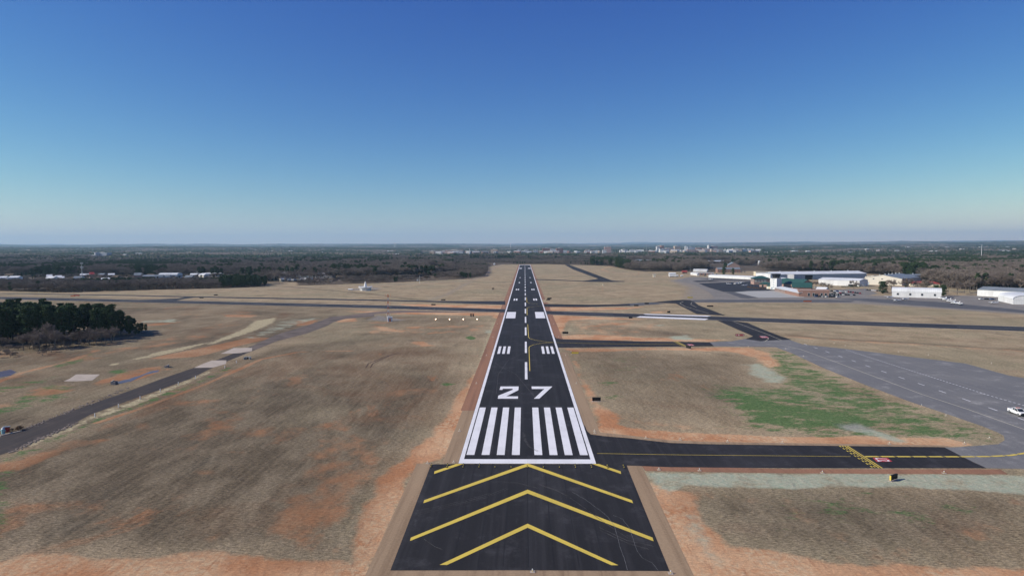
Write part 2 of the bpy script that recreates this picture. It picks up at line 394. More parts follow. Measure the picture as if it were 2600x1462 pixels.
# clay
paint('clay', [(1250, 850), (1240, 900), (1185, 970), (1150, 1010), (1120, 1075), (1045, 1135), (1030, 1160), (965, 1200), (930, 1260), (905, 1345), (885, 1405), (870, 1480), (930, 1480), (1065, 1176), (1130, 1168), (1215, 1035), (1262, 870)], .82, 2.5)
paint('clay', [(-300, 1430), (0, 1424), (60, 1405), (240, 1410), (450, 1404), (600, 1402), (700, 1411), (880, 1420), (960, 1480), (960, 1600), (-300, 1600)], .92, 2.6)
paint('clay', [(1650, 1225), (1700, 1240), (1765, 1250), (1780, 1290), (1805, 1345), (1850, 1385), (1980, 1402), (2100, 1420), (2200, 1435), (2700, 1440), (2700, 1600), (1750, 1600)], .85, 2)
paint('clay', [(1515, 1088), (1560, 1075), (1650, 1092), (1800, 1098), (2000, 1108), (2200, 1106), (2400, 1112), (2490, 1130), (2400, 1136), (1700, 1124), (1530, 1106)], .85, 1.5)
paint('clay', [(1442, 890), (1470, 925), (1480, 960), (1530, 1020), (1590, 1060), (1560, 1092), (1520, 1096)], .75, 2.5)
paint('clay', [(1425, 884), (1900, 881), (1960, 895), (1990, 930), (1950, 935), (1900, 905), (1850, 893), (1640, 889), (1450, 896)], .72, 3)
paint('clay', [(1404, 855), (1480, 848), (1620, 856), (1800, 861), (1885, 861), (1800, 868), (1410, 864)], .8, 2.5)
paint('clay', [(1387, 799), (1600, 808), (1650, 812), (1500, 811), (1440, 815), (1425, 862), (1410, 864)], .8, 3)
paint('clay', [(1000, 771), (1288, 775), (1283, 786), (1050, 778)], .85, 4)
paint('clay', [(870, 789), (1100, 789), (1284, 793), (1270, 830), (1262, 815), (1240, 802), (960, 797)], .75, 5)
paint('clay', [(1384, 778), (1560, 781), (1640, 778), (1600, 786), (1386, 790)], .8, 4)
paint('clay', [(1650, 790), (1700, 788), (1690, 795), (1650, 796)], .7, 5)
paint('clay', [(372, 911), (520, 881), (640, 855), (690, 858), (600, 880), (500, 905), (420, 912)], .95, 2)
paint('clay', [(753, 813), (809, 812), (790, 825), (750, 828)], .9, 3); paint('clay', [(855, 806), (905, 802), (910, 816), (860, 818)], .95, 3)
paint('clay', [(560, 798), (650, 799), (640, 807), (570, 805)], .8, 4); paint('clay', [(330, 826), (400, 820), (480, 815), (400, 828)], .7, 4)
paint('clay', [(220, 975), (300, 945), (420, 925), (425, 932), (400, 950), (340, 970), (300, 978), (240, 980)], .62, 2.5)
paint('clay', [(930, 820), (990, 830), (1050, 845), (1040, 850), (960, 838)], .62, 4)
paint('clay', [(1038, 868), (1075, 866), (1105, 878), (1070, 880)], .8, 2)
for a in [(480, 800, 30, 3), (150, 1160, 60, 6), (420, 1140, 60, 8), (500, 1200, 80, 9), (170, 1290, 40, 25), (330, 1350, 50, 12), (440, 1260, 60, 14), (580, 1050, 60, 10), (600, 1150, 40, 10), (280, 1100, 60, 6), (860, 1090, 40, 10), (900, 1120, 30, 12), (1860, 1265, 30, 6), (2060, 1290, 20, 8), (2150, 1400, 40, 10), (2340, 1330, 30, 12), (1940, 1040, 30, 4), (960, 820, 30, 4), (2290, 1230, 60, 10), (2560, 1280, 60, 18)]:
    x, y, w_, h_ = a; paint('clay', [(x-w_*1.3, y), (x, y-h_*1.3), (x+w_*1.3, y-h_*.6), (x+w_*.6, y+h_*1.2)], .55, 4)
stroke('clay', [(240, 1075), (342, 1042), (497, 985), (590, 945), (662, 912), (760, 893), (900, 890)], 2.2, .95, 1.2)
stroke('clay', [(-60, 990), (60, 945), (180, 915), (250, 888)], 3, .9, 1.5)
stroke('clay', [(1950, 851), (2100, 862), (2300, 873), (2620, 893)], 7, .62, 4)
stroke('dark', [(2000, 850), (2100, 860), (2300, 870), (2620, 890)], 6, .8, 4)
stroke('clay', [(930, 740), (1000, 750), (1180, 765)], 3, .5, 3)
stroke('dark', [(720, 727), (850, 738), (930, 745), (1090, 765)], 5, .9, 3)
stroke('gravel', [(1085, 765), (1140, 745), (1180, 722), (1200, 715)], 4, .5, 4)
stroke('clay', [(1552, 675), (1527, 684), (1545, 690), (1580, 694), (1620, 698)], 4, .9, 3)
for x, y, w_ in [(1440, 688, 25), (1450, 692, 28), (1455, 696, 24), (1475, 699, 22), (1485, 702, 24), (1490, 721, 24), (1505, 730, 26), (1530, 739.5, 30), (1320, 715, 60), (1250, 723, 50), (1400, 721, 35)]: stroke('dark', [(x-w_, y), (x+w_, y)], 4, 1, 3)
stroke('clay', [(1270, 672), (1240, 688), (1230, 702), (1190, 712)], 9, .55, 5)
for P_ in ([(130, 1190), (230, 1180), (210, 1300), (240, 1400), (100, 1400), (130, 1280)], [(420, 1090), (640, 1030), (690, 1060), (560, 1130), (440, 1190)], [(380, 1230), (560, 1180), (520, 1290), (380, 1380), (270, 1390)], [(230, 1080), (340, 1055), (330, 1110), (240, 1160)],
           [(700, 960), (800, 940), (840, 1000), (740, 1040)], [(820, 1120), (960, 1060), (960, 1180), (860, 1230)], [(560, 1010), (660, 990), (640, 1040), (570, 1060)], [(1790, 1250), (2050, 1245), (2100, 1310), (1900, 1330)], [(2200, 1380), (2450, 1320), (2600, 1300), (2600, 1440), (2250, 1430)], [(1500, 1040), (1800, 1070), (2000, 1100), (1560, 1100)],
           [(900, 830), (1250, 820), (1240, 850), (900, 850)], [(1430, 815), (1560, 812), (1700, 820), (1640, 850), (1450, 858)]): paint('clay', P_, .44, 8)
for P_ in ([(690, 905), (640, 1010), (560, 1130), (470, 1300)], [(695, 905), (655, 1010), (590, 1120), (520, 1280)], [(700, 905), (760, 960), (815, 1010), (850, 1080), (858, 1200), (850, 1400)], [(715, 905), (775, 960), (830, 1010), (865, 1080), (872, 1200), (868, 1400)], [(725, 905), (790, 985), (818, 1060), (820, 1150)], [(860, 960), (880, 1040), (885, 1120)],
           [(1000, 900), (900, 960), (830, 1060), (700, 1180), (560, 1400)], [(1010, 903), (915, 960), (845, 1060), (715, 1180), (580, 1400)], [(1180, 870), (1120, 960), (1040, 1060), (930, 1180)], [(1190, 870), (1135, 960), (1060, 1060), (950, 1180)], [(180, 1180), (150, 1290), (140, 1400)], [(110, 1190), (80, 1290), (70, 1400)], [(560, 960), (640, 985), (760, 990), (900, 960)], [(1040, 840), (980, 900), (930, 990), (900, 1100)],
           [(1500, 960), (1620, 940), (1760, 950)], [(1560, 1010), (1660, 985), (1780, 1000)], [(1900, 1300), (2050, 1340), (2200, 1400)], [(1930, 1290), (2080, 1330), (2230, 1390)], [(600, 870), (760, 860), (900, 850), (1100, 850)]): stroke('mat', P_, .8, .30, .7)
# hydroseed
paint('teal', [(1636, 1198), (2700, 1204), (2700, 1268), (2480, 1246), (2200, 1236), (2000, 1242), (1900, 1240), (1750, 1234), (1700, 1252), (1668, 1240)], .74, 1.2)
paint('teal', [(1888, 925), (1925, 922), (2005, 955), (1992, 975), (1940, 970), (1900, 950)], .75, 3)
paint('teal', [(2128, 1078), (2180, 1074), (2240, 1095), (2310, 1120), (2270, 1121), (2200, 1106), (2140, 1090)], .75, 2)
paint('teal', [(1690, 855), (1740, 850), (1775, 863), (1700, 863)], .75, 3)
paint('teal', [(600, 866), (660, 838), (705, 818), (740, 808), (835, 806), (800, 814), (750, 828), (700, 846), (650, 860)], .50, 5)
paint('teal', [(1225, 838), (1252, 836), (1250, 846), (1228, 846)], .6, 2); paint('teal', [(350, 815), (460, 808), (460, 818), (350, 822)], .6, 5)
paint('teal', [(1790, 1310), (1830, 1390), (1880, 1440), (1800, 1462), (1760, 1400), (1730, 1330), (1700, 1270)], .5, 2)
paint('teal', [(1660, 825), (1690, 822), (1690, 828), (1660, 829)], .6, 3)
paint('gravel', [(2130, 1078), (2175, 1075), (2215, 1090), (2150, 1092)], .7, 2)
# straw
paint('straw', [(645, 814), (705, 805), (697, 819), (655, 838), (600, 856), (540, 874), (520, 874), (580, 850), (622, 832)], .72, 3)
paint('straw', [(330, 913), (400, 893), (500, 873), (545, 866), (480, 886), (400, 904), (345, 914)], .62, 1.5)
paint('straw', [(275, 925), (307, 920), (300, 925), (278, 928)], .9, .6)
paint('straw', [(60, 1125), (170, 1085), (235, 1050), (330, 1018), (480, 962), (530, 940), (545, 942), (480, 972), (340, 1032), (240, 1065), (170, 1098), (60, 1142)], .52, 1)
paint('straw', [(1245, 820), (1262, 815), (1245, 880), (1225, 930), (1190, 1010), (1178, 1005)], .52, 1.5)
paint('straw', [(1422, 860), (1450, 815), (1470, 812), (1450, 850)], .5, 3)
# green
paint('green', [(1960, 884), (2010, 888), (2060, 920), (2150, 962), (2300, 1018), (2450, 1072), (2545, 1104), (2525, 1126), (2400, 1118), (2200, 1113), (2000, 1106), (1850, 1085), (1885, 1045), (1830, 1005), (1775, 985), (1850, 975), (1990, 985), (1930, 930)], .65, 6)
paint('green', [(1800, 995), (1880, 990), (2000, 1020), (2200, 1050), (2300, 1075), (2200, 1090), (2000, 1095), (1900, 1075), (1850, 1030)], .86, 6)
paint('green', [(1500, 905), (1620, 893), (1640, 930), (1600, 990), (1540, 985)], .30, 5)
paint('green', [(-50, 1190), (0, 1165), (60, 1138), (150, 1100), (235, 1062), (300, 1048), (160, 1118), (60, 1160), (35, 1250), (30, 1340), (0, 1370), (-50, 1370)], .58, 2)
paint('green', [(250, 1055), (480, 975), (590, 925), (600, 930), (490, 985), (260, 1068)], .55, 1.5)
paint('green', [(-100, 1050), (0, 1030), (60, 1000), (130, 972), (200, 978), (170, 1008), (90, 1032), (-100, 1075)], .6, 3)
paint('green', [(-100, 1000), (0, 975), (90, 965), (170, 945), (100, 980), (-100, 1020)], .5, 2); paint('green', [(120, 930), (230, 895), (260, 885), (220, 915), (150, 935)], .55, 2)
paint('green', [(270, 942), (330, 935), (330, 948), (280, 952)], .75, 1.5); paint('green', [(1178, 857), (1195, 852), (1212, 858), (1195, 864)], 1, 1)
for x, y in [(2070, 1310), (2230, 1330), (2180, 1250), (2310, 1260), (1970, 1235), (1130, 975), (1540, 972), (2140, 1265), (1560, 1010), (2050, 1270)]:
    paint('green', [(x-35, y), (x, y-8), (x+35, y), (x, y+8)], .6, 2)
paint('green', [(0, 765), (350, 762), (420, 775), (300, 800), (0, 780)], .33, 8); paint('green', [(2040, 835), (2400, 828), (2600, 862), (2300, 868), (2080, 850)], .30, 8)
paint('green', [(1350, 700), (1700, 712), (1750, 735), (1500, 745), (1400, 740)], .22, 10)
# gravel around the tower and apron edges
paint('gravel', [(935, 812), (960, 800), (1000, 808), (1030, 812), (990, 816)], .85, 2)
paint('gravel', [(880, 733), (960, 729), (965, 735), (900, 738)], .7, 3)
paint('gravel', [(1700, 712), (1760, 702), (1915, 706), (2150, 748), (2620, 758), (2620, 800), (2300, 778), (2150, 770), (1740, 765), (1750, 730)], .75, 6)
stroke('gravel', [(1270, 672), (1240, 688), (1230, 702), (1190, 712), (1000, 722), (900, 726), (700, 731), (400, 738)], 7, .55, 4)

# forest edge in photo space: woods lie above this line
EDGE = [(-700, 742), (0, 739), (155, 743), (240, 740), (388, 735.6), (500, 733.5), (625, 729.4), (676, 726.5), (677, 716), (752, 716), (753, 725), (880, 721), (996, 717), (1074, 713.5), (1113, 711.5), (1190, 708), (1232, 700), (1236, 690), (1212, 684), (1249, 675.5), (1274, 671.5), (1387, 670.5), (1436, 672), (1513, 674), (1552, 676), (1587, 684), (1612, 687), (1640, 690), (1668, 689), (1740, 690), (1800, 692), (1870, 690), (1900, 688), (2000, 689), (2100, 689.5), (2250, 698), (2330, 706), (2400, 730), (2470, 737), (2530, 737), (2620, 737), (3300, 745)]
ex = np.array([e[0] for e in EDGE], float); ey = np.array([e[1] for e in EDGE], float)
CLEAR = [(0, 120, 703, 719), (100, 300, 704, 718), (300, 480, 702, 716), (480, 590, 696, 712), (585, 880, 699, 722), (1085, 1135, 679, 693), (1230, 1300, 668, 676), (1590, 1680, 664, 674), (1640, 1790, 690, 700), (1735, 1830, 686, 700), (1795, 1935, 675, 699), (1780, 1860, 662, 674), (1915, 1950, 668, 676), (2575, 2620, 712, 722), (1060, 1100, 700, 712), (2570, 2625, 709, 724)]
def wooded(x, y, clear=True, thin=None):
    P = np.stack([x, y, np.zeros_like(x)], -1); u, v = PROJ(P)
    ok = (v < np.interp(u, ex, ey)) & (y > 300)
    if clear:
        for a, b_, c, d in CLEAR:
            inn = (u > a) & (u < b_) & (v > c) & (v < d)
            ok &= ~inn if thin is None or a > 1000 else ~(inn & (thin > .16))
    return ok
wd = wooded(gx, gy, False); fields['floor'][wd] = 1.
def ground_mesh():
    me = bpy.data.meshes.new('ground')
    co = np.stack([gx, gy, gz], 1).astype(np.float32)
    me.vertices.add(nv); me.vertices.foreach_set('co', co.ravel())
    i = np.arange(nr-1)[:, None]*nc+np.arange(nc-1)[None, :]
    q = np.stack([i, i+1, i+nc+1, i+nc], -1).reshape(-1, 4).astype(np.int32)
    me.loops.add(q.size); me.loops.foreach_set('vertex_index', q.ravel())
    me.polygons.add(len(q)); me.polygons.foreach_set('loop_start', np.arange(0, q.size, 4, dtype=np.int32))
    me.polygons.foreach_set('loop_total', np.full(len(q), 4, dtype=np.int32))
    me.update(calc_edges=True)
    for nm, ks in (('fa', ('clay', 'green', 'teal', 'dark')), ('fb', ('straw', 'mat', 'floor', 'gravel'))):
        at = me.attributes.new(nm, 'FLOAT_COLOR', 'POINT')
        at.data.foreach_set('color', np.stack([fields[k] for k in ks], 1).astype(np.float32).ravel())
    me.materials.append(MT['ground']); o = bpy.data.objects.new('ground', me); COL.objects.link(o); o['kind'] = 'structure'; return o
ground_mesh()

# ------------------------------------------------------------------ pavements
def struct(name, mb, m, parent=None):
    o = mb.build(name, m, parent)
    if not parent: o['kind'] = 'structure'
    return o
def sheet(name, pxs, m, z, world=False):
    poly = pxs if world else [G(x, y, z) for x, y in pxs]
    from mathutils.geometry import tessellate_polygon
    tr = tessellate_polygon([[Vector((p[0], p[1], 0)) for p in poly]])
    mb = MB(); mb.add([(p[0], p[1], z) for p in poly], [])
    for t_ in tr:
        a, b_, c = (Vector(poly[i][:2]) for i in t_)
        if (b_-a).cross(c-a) < 0: t_ = t_[::-1]
        mb.f.append(tuple(t_)); mb.m.append(0)
    return struct(name, mb, m)
def rect(mb, x0, x1, y0, y1, z, mi=0): mb.add([(x0, y0, z), (x1, y0, z), (x1, y1, z), (x0, y1, z)], [(0, 1, 2, 3)], mi)
def polyf(mb, pts, z, mi=0):
    P = [Vector(p[:2]) for p in pts]; ar = sum(P[i].cross(P[(i+1) % len(P)]) for i in range(len(P)))
    if ar < 0: P = P[::-1]
    mb.add([(p.x, p.y, z) for p in P], [tuple(range(len(P)))], mi)
def ribbon(mb, pts, w, z, mi=0):
    P = [Vector(p[:2]) for p in pts]
    for i in range(len(P)-1):
        d = (P[i+1]-P[i]); 
        if d.length < 1e-5: continue
        n_ = Vector((-d.y, d.x)).normalized()*w/2
        polyf(mb, [P[i]+n_, P[i]-n_, P[i+1]-n_, P[i+1]+n_], z, mi)
REND = 1738.
# matting and graded soil beside the pavement
mb = MB(); rect(mb, -18.9, -15.3, -6.1, 42, .02)
polyf(mb, [G(1058, 1176.5), G(1096, 1178), G(991, 1447), G(960, 1530), G(895, 1530)], .02)
polyf(mb, [G(1590, 1181.5), G(1629, 1182), G(1762, 1462), G(1800, 1530), G(1732, 1530), G(1699, 1448)], .02)
polyf(mb, [G(991, 1446.6), G(1699, 1448), G(1735, 1535), G(955, 1535)], .018)
rect(mb, 15.3, 18.9, 19, 151, .02)
polyf(mb, [G(1494, 1098), G(1522, 1097), G(1600, 1105), G(1700, 1117), G(1800, 1121), G(2000, 1124), G(2397, 1130), G(2420, 1134.5), G(2000, 1130), G(1700, 1124), G(1600, 1112), G(1500, 1103)], .014)
struct('erosion_matting', mb, MT['jute'])
mb = MB(); rect(mb, -19.4, -15.3, 42, 700, .02); rect(mb, 15.3, 19.4, 172, 430, .02); rect(mb, 15.3, 18.5, 460, 1000, .02); rect(mb, -18.5, -15.3, 700, 1700, .02); rect(mb, 15.3, 18, 1000, 1700, .02)
rect(mb, -22, 22, REND-.5, REND+9, .02)
polyf(mb, [G(1629, 1182), G(2000, 1190), G(2540, 1191), G(2560, 1203.5), G(2000, 1201), G(1639, 1195)], .02)
struct('graded_soil', mb, MT['redsoil'])
# the runway in front
mb = MB(); rect(mb, -15.3, 15.3, -6.15, REND, .05); runway = struct('runway', mb, MT['tar'])
sheet('blast_pad', [(1094.6, 1178), (1161, 1177), (1514, 1177.5), (1590.8, 1180.7), (1699.8, 1448.4), (1340, 1446.5), (991, 1447)], MT['tar'], .04)
sheet('taxiway', [(1484, 1078), (1490, 1093), (1500, 1102), (1530, 1106), (1600, 1112), (1700, 1123.5), (1800, 1127), (2000, 1129.6), (2397.5, 1134.6), (2470, 1172), (2505, 1187.6), (2000, 1187.6), (1700, 1185), (1590.8, 1180.7), (1514, 1177.5), (1480, 1177)], MT['tar_x'], .04)
sheet('taxiway', [(1405, 850), (1412, 858.5), (1425, 860.5), (1500, 862.5), (1640, 866.5), (1760, 867.8), (1802, 868.7), (1813, 878.6), (1700, 879.5), (1440, 882), (1412, 882.5)], MT['tar_x'], .04)
sheet('taxiway', [(1283, 773.5), (1283, 764), (1200, 764.6), (1105, 763.8), (950, 760.4), (700, 756), (500, 752.4), (250, 747.5), (0, 743.9), (-300, 740), (-300, 741.3), (0, 745.3), (250, 749.5), (500, 755), (700, 759), (950, 763.3), (1100, 767), (1190, 770.5)], MT['tar_c'], .04)
sheet('taxiway', [(1380, 771.5), (1500, 773.5), (1560, 772.6), (1600, 771.5), (1600, 776.5), (1530, 778), (1480, 779.7), (1383, 779.2)], MT['tar_x'], .04)
sheet('taxiway', [(1560, 772.8), (1655, 767), (1690, 771), (1600, 777)], MT['seal'], .035)
sheet('taxiway', [(1653, 767.6), (1700, 763), (1733, 760.8), (1752, 761.6), (1762, 766), (1774, 774.8), (1806, 787), (1843, 801), (1769, 797), (1745, 785), (1716, 770.5)], MT['tar_x'], .04)
sheet('taxiway', [(1822, 814), (1850, 813), (1898, 819.5), (1950, 841), (1982, 853), (2010, 862), (1960, 864), (1930, 866), (1893, 860), (1912, 853.3)], MT['tar_x'], .045)
sheet('taxiway', [(1800, 868.6), (1857, 866), (1893, 859.5), (1960, 863), (1975, 851.5), (2038, 874), (2143, 885), (2217, 893.5), (2314, 906), (2397, 915.6), (2452, 922.5), (2507, 937.7), (2562, 952.9), (2640, 966), (2700, 990), (2700, 1190), (2600, 1189.5), (2505, 1187.6), (2440, 1158), (2397, 1134.8), (2424, 1135), (2479.6, 1131), (2535, 1126.8), (2551, 1117), (2548.6, 1106), (2532, 1096.4), (2493, 1081), (2397, 1048), (2314, 1020.5), (2203, 979), (2093, 935), (2010, 896), (1969, 881), (1900, 879.7), (1812, 878.8)], MT['old'], .03)
sheet('taxiway', [(1434, 672.3), (1446, 672.3), (1500, 692), (1554, 712.2), (1586, 713.6), (1586, 715.2), (1540, 716), (1480, 715.2), (1480, 713.2), (1519, 707.6), (1490, 697), (1455, 684)], MT['tar_x'], .04)
sheet('taxiway', [(1356, 708.4), (1420, 710.2), (1482, 713.2), (1482, 715), (1420, 712), (1357, 710.4)], MT['tar_x'], .038)
sheet('taxiway', [(440, 764.5), (400, 763), (330, 761.8), (400, 759.5), (452, 757.2), (480, 752.6), (500, 754), (470, 758.5)], MT['tar_c'], .042)
# crossing runway: a straight strip in the world
A0 = np.array(G(0, 756.4)[:2]); A1 = np.array(G(2600, 835)[:2]); AM0 = np.array(G(1284, 788.8)[:2]); AM1 = np.array(G(1388, 793.6)[:2])
cr_pts = [G(-350, 751.5), G(0, 756.4), G(500, 767.5), G(950, 778.4), G(1284, 788.8), G(1388, 793.6), G(1625, 801.3), G(2100, 818), G(2600, 835), G(2900, 846)]
cp = [Vector(p[:2]) for p in cr_pts]
def along(pts, t0, t1, off=0.):
    "sub-polyline between arc lengths, shifted sideways"
    out = []; acc = 0
    for a, b_ in zip(pts[:-1], pts[1:]):
        d = b_-a; L = d.length; n_ = Vector((-d.y, d.x)).normalized()*off
        s0 = max(t0-acc, 0); s1 = min(t1-acc, L)
        if s1 > s0: out.append((a+d*(s0/L)+n_, a+d*(s1/L)+n_))
        acc += L
    return out
CL = sum((b_-a).length for a, b_ in zip(cp[:-1], cp[1:]))
def offset_line(pts, off):
    out = []
    for i, p in enumerate(pts):
        a = pts[max(i-1, 0)]; b_ = pts[min(i+1, len(pts)-1)]; d = (b_-a).normalized(); out.append(p+Vector((-d.y, d.x))*off)
    return out
L1 = offset_line(cp, 12.2); L2 = offset_line(cp, -12.2)
mb = MB()
for i in range(len(cp)-1): polyf(mb, [L1[i], L2[i], L2[i+1], L1[i+1]], .044)
struct('crossing_runway', mb, MT['tar_c'])
mb = MB()
for o_ in (11.6, -11.6):
    q = offset_line(cp, o_); xr = [(a, b_) for a, b_ in zip(q[:-1], q[1:])]
    for a, b_ in xr:
        if abs((a.x+b_.x)/2) < 14: continue
        ribbon(mb, [a, b_], .5, .053)
t = 20
while t < CL-40:
    for a, b_ in along(cp, t, t+36.6):
        if abs(a.x) > 17 and abs(b_.x) > 17: ribbon(mb, [a, b_], .55, .053)
    t += 61
struct('crossing_runway_markings', mb, MT['dull'])
mb = MB()
polyf(mb, [G(1631.9, 796.6), G(1640, 798.8), G(1796, 804), G(1806, 801.6)], .06); polyf(mb, [G(1625, 802.6), G(1615, 805.7), G(1790, 812.6), G(1799, 809)], .06)
struct('threshold_bars', mb, MT['white'])

# ---- white paint of the near runway
mb = MB(); Z = .062
rect(mb, -15.25, 15.25, -6.15, -3.1, Z)
rect(mb, -15.25, -14.3, -3.1, REND-3, Z); rect(mb, 14.3, 15.25, -3.1, REND-3, Z); rect(mb, -15.25, 15.25, REND-3, REND, Z)
for k in range(4):
    for s in (-1, 1):
        a = s*(1.69+3.5*k); b_ = s*(3.52+3.5*k)
        rect(mb, min(a, b_), max(a, b_), 0, 45.7, Z); rect(mb, min(a, b_), max(a, b_), REND-52, REND-8, Z)
t = 88.4
while t < REND-100:
    rect(mb, -.48, .48, t, t+36.6, Z); t += 60.96
def bars(y0, y1, xsb):
    for a, b_ in xsb: rect(mb, a, b_, y0, y1, Z); rect(mb, -b_, -a, y0, y1, Z)
bars(147, 169.5, [(7.4, 8.6), (9.6, 10.8), (11.8, 13.0)]); bars(298.5, 343, [(7, 13.5)]); bars(451, 474, [(7.3, 8.7), (9.4, 10.8)])
bars(600, 623, [(7.1, 8.5), (9.3, 10.7)]); bars(752, 775, [(7.2, 8.8)]); bars(905, 928, [(7.2, 8.8)]); bars(1375, 1425, [(7, 13.5)])
def px5(pts): return [G(1250+x/3.623, 750+y/3.623) for x, y in pts]
struct('runway_markings', mb, MT['white'])
two = [(75, 837), (242, 837), (240, 871), (128, 928), (237, 928), (235, 949), (50, 949), (56, 921), (186, 868), (187, 858), (96, 858), (94, 868), (67, 868)]
seven = [(361, 837), (553, 837), (432, 949), (383, 949), (478, 860), (363, 860)]
for d in (two, seven):
    P = px5(d); sheet('runway_numeral', [(p[0], p[1]) for p in P], MT['white'], Z, True)
# chevrons and yellow lines
mb = MB()
def px4(pts): return [G(900+x/3.623, 1062+y/3.623) for x, y in pts]
for ch in ([(1593, 968), (1593, 1005), (852, 1348), (783, 1347)], [(1593, 968), (2428, 1350), (2362, 1350), (1593, 1005)],
           [(1593, 655), (1593, 690), (512, 1127), (518, 1097)], [(1593, 655), (2742, 1096), (2752, 1130), (1593, 690)],
           [(1593, 413), (1593, 441), (634, 780), (642, 752)], [(1593, 413), (2552, 752), (2562, 780), (1593, 441)],
           [(935, 419), (1000, 419), (732, 511), (736, 487)], [(2185, 419), (2248, 419), (2449, 487), (2453, 511)]):
    polyf(mb, px4(ch), .063)
struct('chevrons', mb, MT['yellow'])
mb = MB()
ribbon(mb, [G(1516, 1150.9), G(1726, 1154.5), G(2150, 1158.6), G(2160, 1158.7)], .16, .055)
enh = [Vector(G(x, y)[:2]) for x, y in [(2197, 1158.7), (2441, 1159.2), (2510, 1158.6), (2566, 1155.8), (2600, 1150.5), (2660, 1138)]]
EL = sum((b_-a).length for a, b_ in zip(enh[:-1], enh[1:])); t = 0
while t < EL:
    for a, b_ in along(enh, t, t+2.9): ribbon(mb, [a, b_], .75, .056)
    for a, b_ in along(enh, t+2.9, t+3.6): ribbon(mb, [a, b_], .22, .056)
    t += 3.6
def lead(pts, w=.32): ribbon(mb, [G(x, y) for x, y in pts], w, .064)
lead([(1250+345/3.623, 750+695/3.623), (1250+337/3.623, 750+480/3.623), (1250+345/3.623, 750+468/3.623), (1250+380/3.623, 750+453/3.623), (1250+450/3.623, 750+440/3.623), (1250+560/3.623, 750+432/3.623), (1410, 869.6)], .3)
lead([(1250+326/3.623, 750+265/3.623), (1250+333/3.623, 750+385/3.623), (1250+345/3.623, 750+397/3.623), (1250+400/3.623, 750+412/3.623), (1250+500/3.623, 750+428/3.623), (1250+560/3.623, 750+432/3.623)], .3)
lead([(1410, 869.6), (1500, 872), (1640, 874), (1735, 873.6)], .3)
lead([(1338.5, 800), (1338, 782), (1345, 779.5), (1365, 777.3), (1395, 776.4)], .35); lead([(1337, 755), (1338, 767), (1345, 770), (1365, 772)], .35)
struct('taxiway_lines', mb, MT['yellow'])
# holding position lines
mb = MB()
def hold(A, B, n, dash):
    A = Vector(G(*A)[:2]); B = Vector(G(*B)[:2]); d = (B-A); L = d.length; d.normalize(); s = Vector((d.y, -d.x))
    if s.x > 0: s = -s
    for k in (0, 1): ribbon(mb, [A+s*(k*.62), B+s*(k*.62)], .3, .057)
    for k in (2, 3):
        t = (k-2)*.0
        while t < L-.3: ribbon(mb, [A+d*t+s*(k*.62), A+d*min(t+.92, L)+s*(k*.62)], .3, .057); t += 1.84
hold((2151.2, 1131.8), (2239.7, 1188), 4, 1); hold((1719, 866.9), (1743, 879), 4, 1)
struct('holding_lines', mb, MT['yellow'])
DIG = {'2': [(0, 1), (1, 1), (1, .55), (.28, .16), (1, .16), (1, 0), (0, 0), (0, .2), (.72, .62), (.72, .84), (.28, .84), (.28, .7), (0, .7)],
       '7': [(0, 1), (1, 1), (1, .8), (.5, 0), (.2, 0), (.7, .82), (0, .82)], '1': [(.35, 0), (.35, 1), (.65, 1), (.65, 0)], '0': [(0, 0), (0, 1), (1, 1), (1, 0)], '-': [(.1, .42), (.1, .58), (.9, .58), (.9, .42)]}
def ground_sign(pxs, text):
    z = .056; P = [Vector(G(*p)[:2]) for p in pxs]   # corner order: top-left, top-right, bottom-right, bottom-left of the writing
    b_ = MB(); polyf(b_, P, z); root = struct('holding_marking', b_, MT['red']); w = MB(); n_ = len(text)
    for i, c_ in enumerate(text):
        for_ = [(x*.62/n_+(i+.19)/n_, .12+.76*y) for x, y in DIG[c_]]
        pts = [(P[3]*(1-u)+P[2]*u)*(1-v)+(P[0]*(1-u)+P[1]*u)*v for u, v in for_]
        from mathutils.geometry import tessellate_polygon
        k = len(w.v); w.v += [(p.x, p.y, z+.006) for p in pts]
        for t_ in tessellate_polygon([[Vector((p.x, p.y, 0)) for p in pts]]):
            a, b2, c2 = (pts[q] for q in t_)
            if (b2-a).cross(c2-a) < 0: t_ = t_[::-1]
            w.f.append(tuple(q+k for q in t_)); w.m.append(0)
    o = w.build('numerals', MT['white'], root); return root
ground_sign([(2225.8, 1172.3), (2215.3, 1161.8), (2253, 1162.2), (2266, 1171.5)], '27')
ground_sign([(1750, 877.4), (1743, 873.8), (1757, 873.6), (1764, 877)], '27')
ground_sign([(1934, 857.5), (1927, 853.5), (1946, 853.8), (1953, 857.6)], '2-20')
# old taxiway markings
mb = MB()
def px6(pts): return [G(1900+x/3.623, 750+y/3.623) for x, y in pts]
dl = [Vector(p[:2]) for p in px6([(525, 450), (728, 520), (970, 603), (1248, 702), (1590, 817), (2005, 960), (2510, 1135), (2760, 1222)])]
cent = px6([(525, 450), (620, 483), (728, 520), (845, 560), (970, 603), (1100, 650), (1248, 702), (1410, 758), (1590, 817), (1785, 885), (2005, 960), (2250, 1045), (2525, 1140), (2830, 1250)])
for i, p in enumerate(cent):
    a = Vector(cent[max(i-1, 0)][:2]); b_ = Vector(cent[min(i+1, len(cent)-1)][:2]); d = (b_-a).normalized(); q = Vector(p[:2])
    ribbon(mb, [q-d*1.9, q+d*1.9], .32, .04)
dd = [Vector(p[:2]) for p in px6([(900, 500), (1270, 620), (1700, 755), (2000, 850), (2200, 915), (2536, 1012), (2800, 1090)])]
DL = sum((b_-a).length for a, b_ in zip(dd[:-1], dd[1:])); t = 0
while t < DL:
    for a, b_ in along(dd, t, t+.95): ribbon(mb, [a, b_], .32, .04)
    t += 1.75
struct('apron_dashes', mb, MT['white'])
mb = MB()
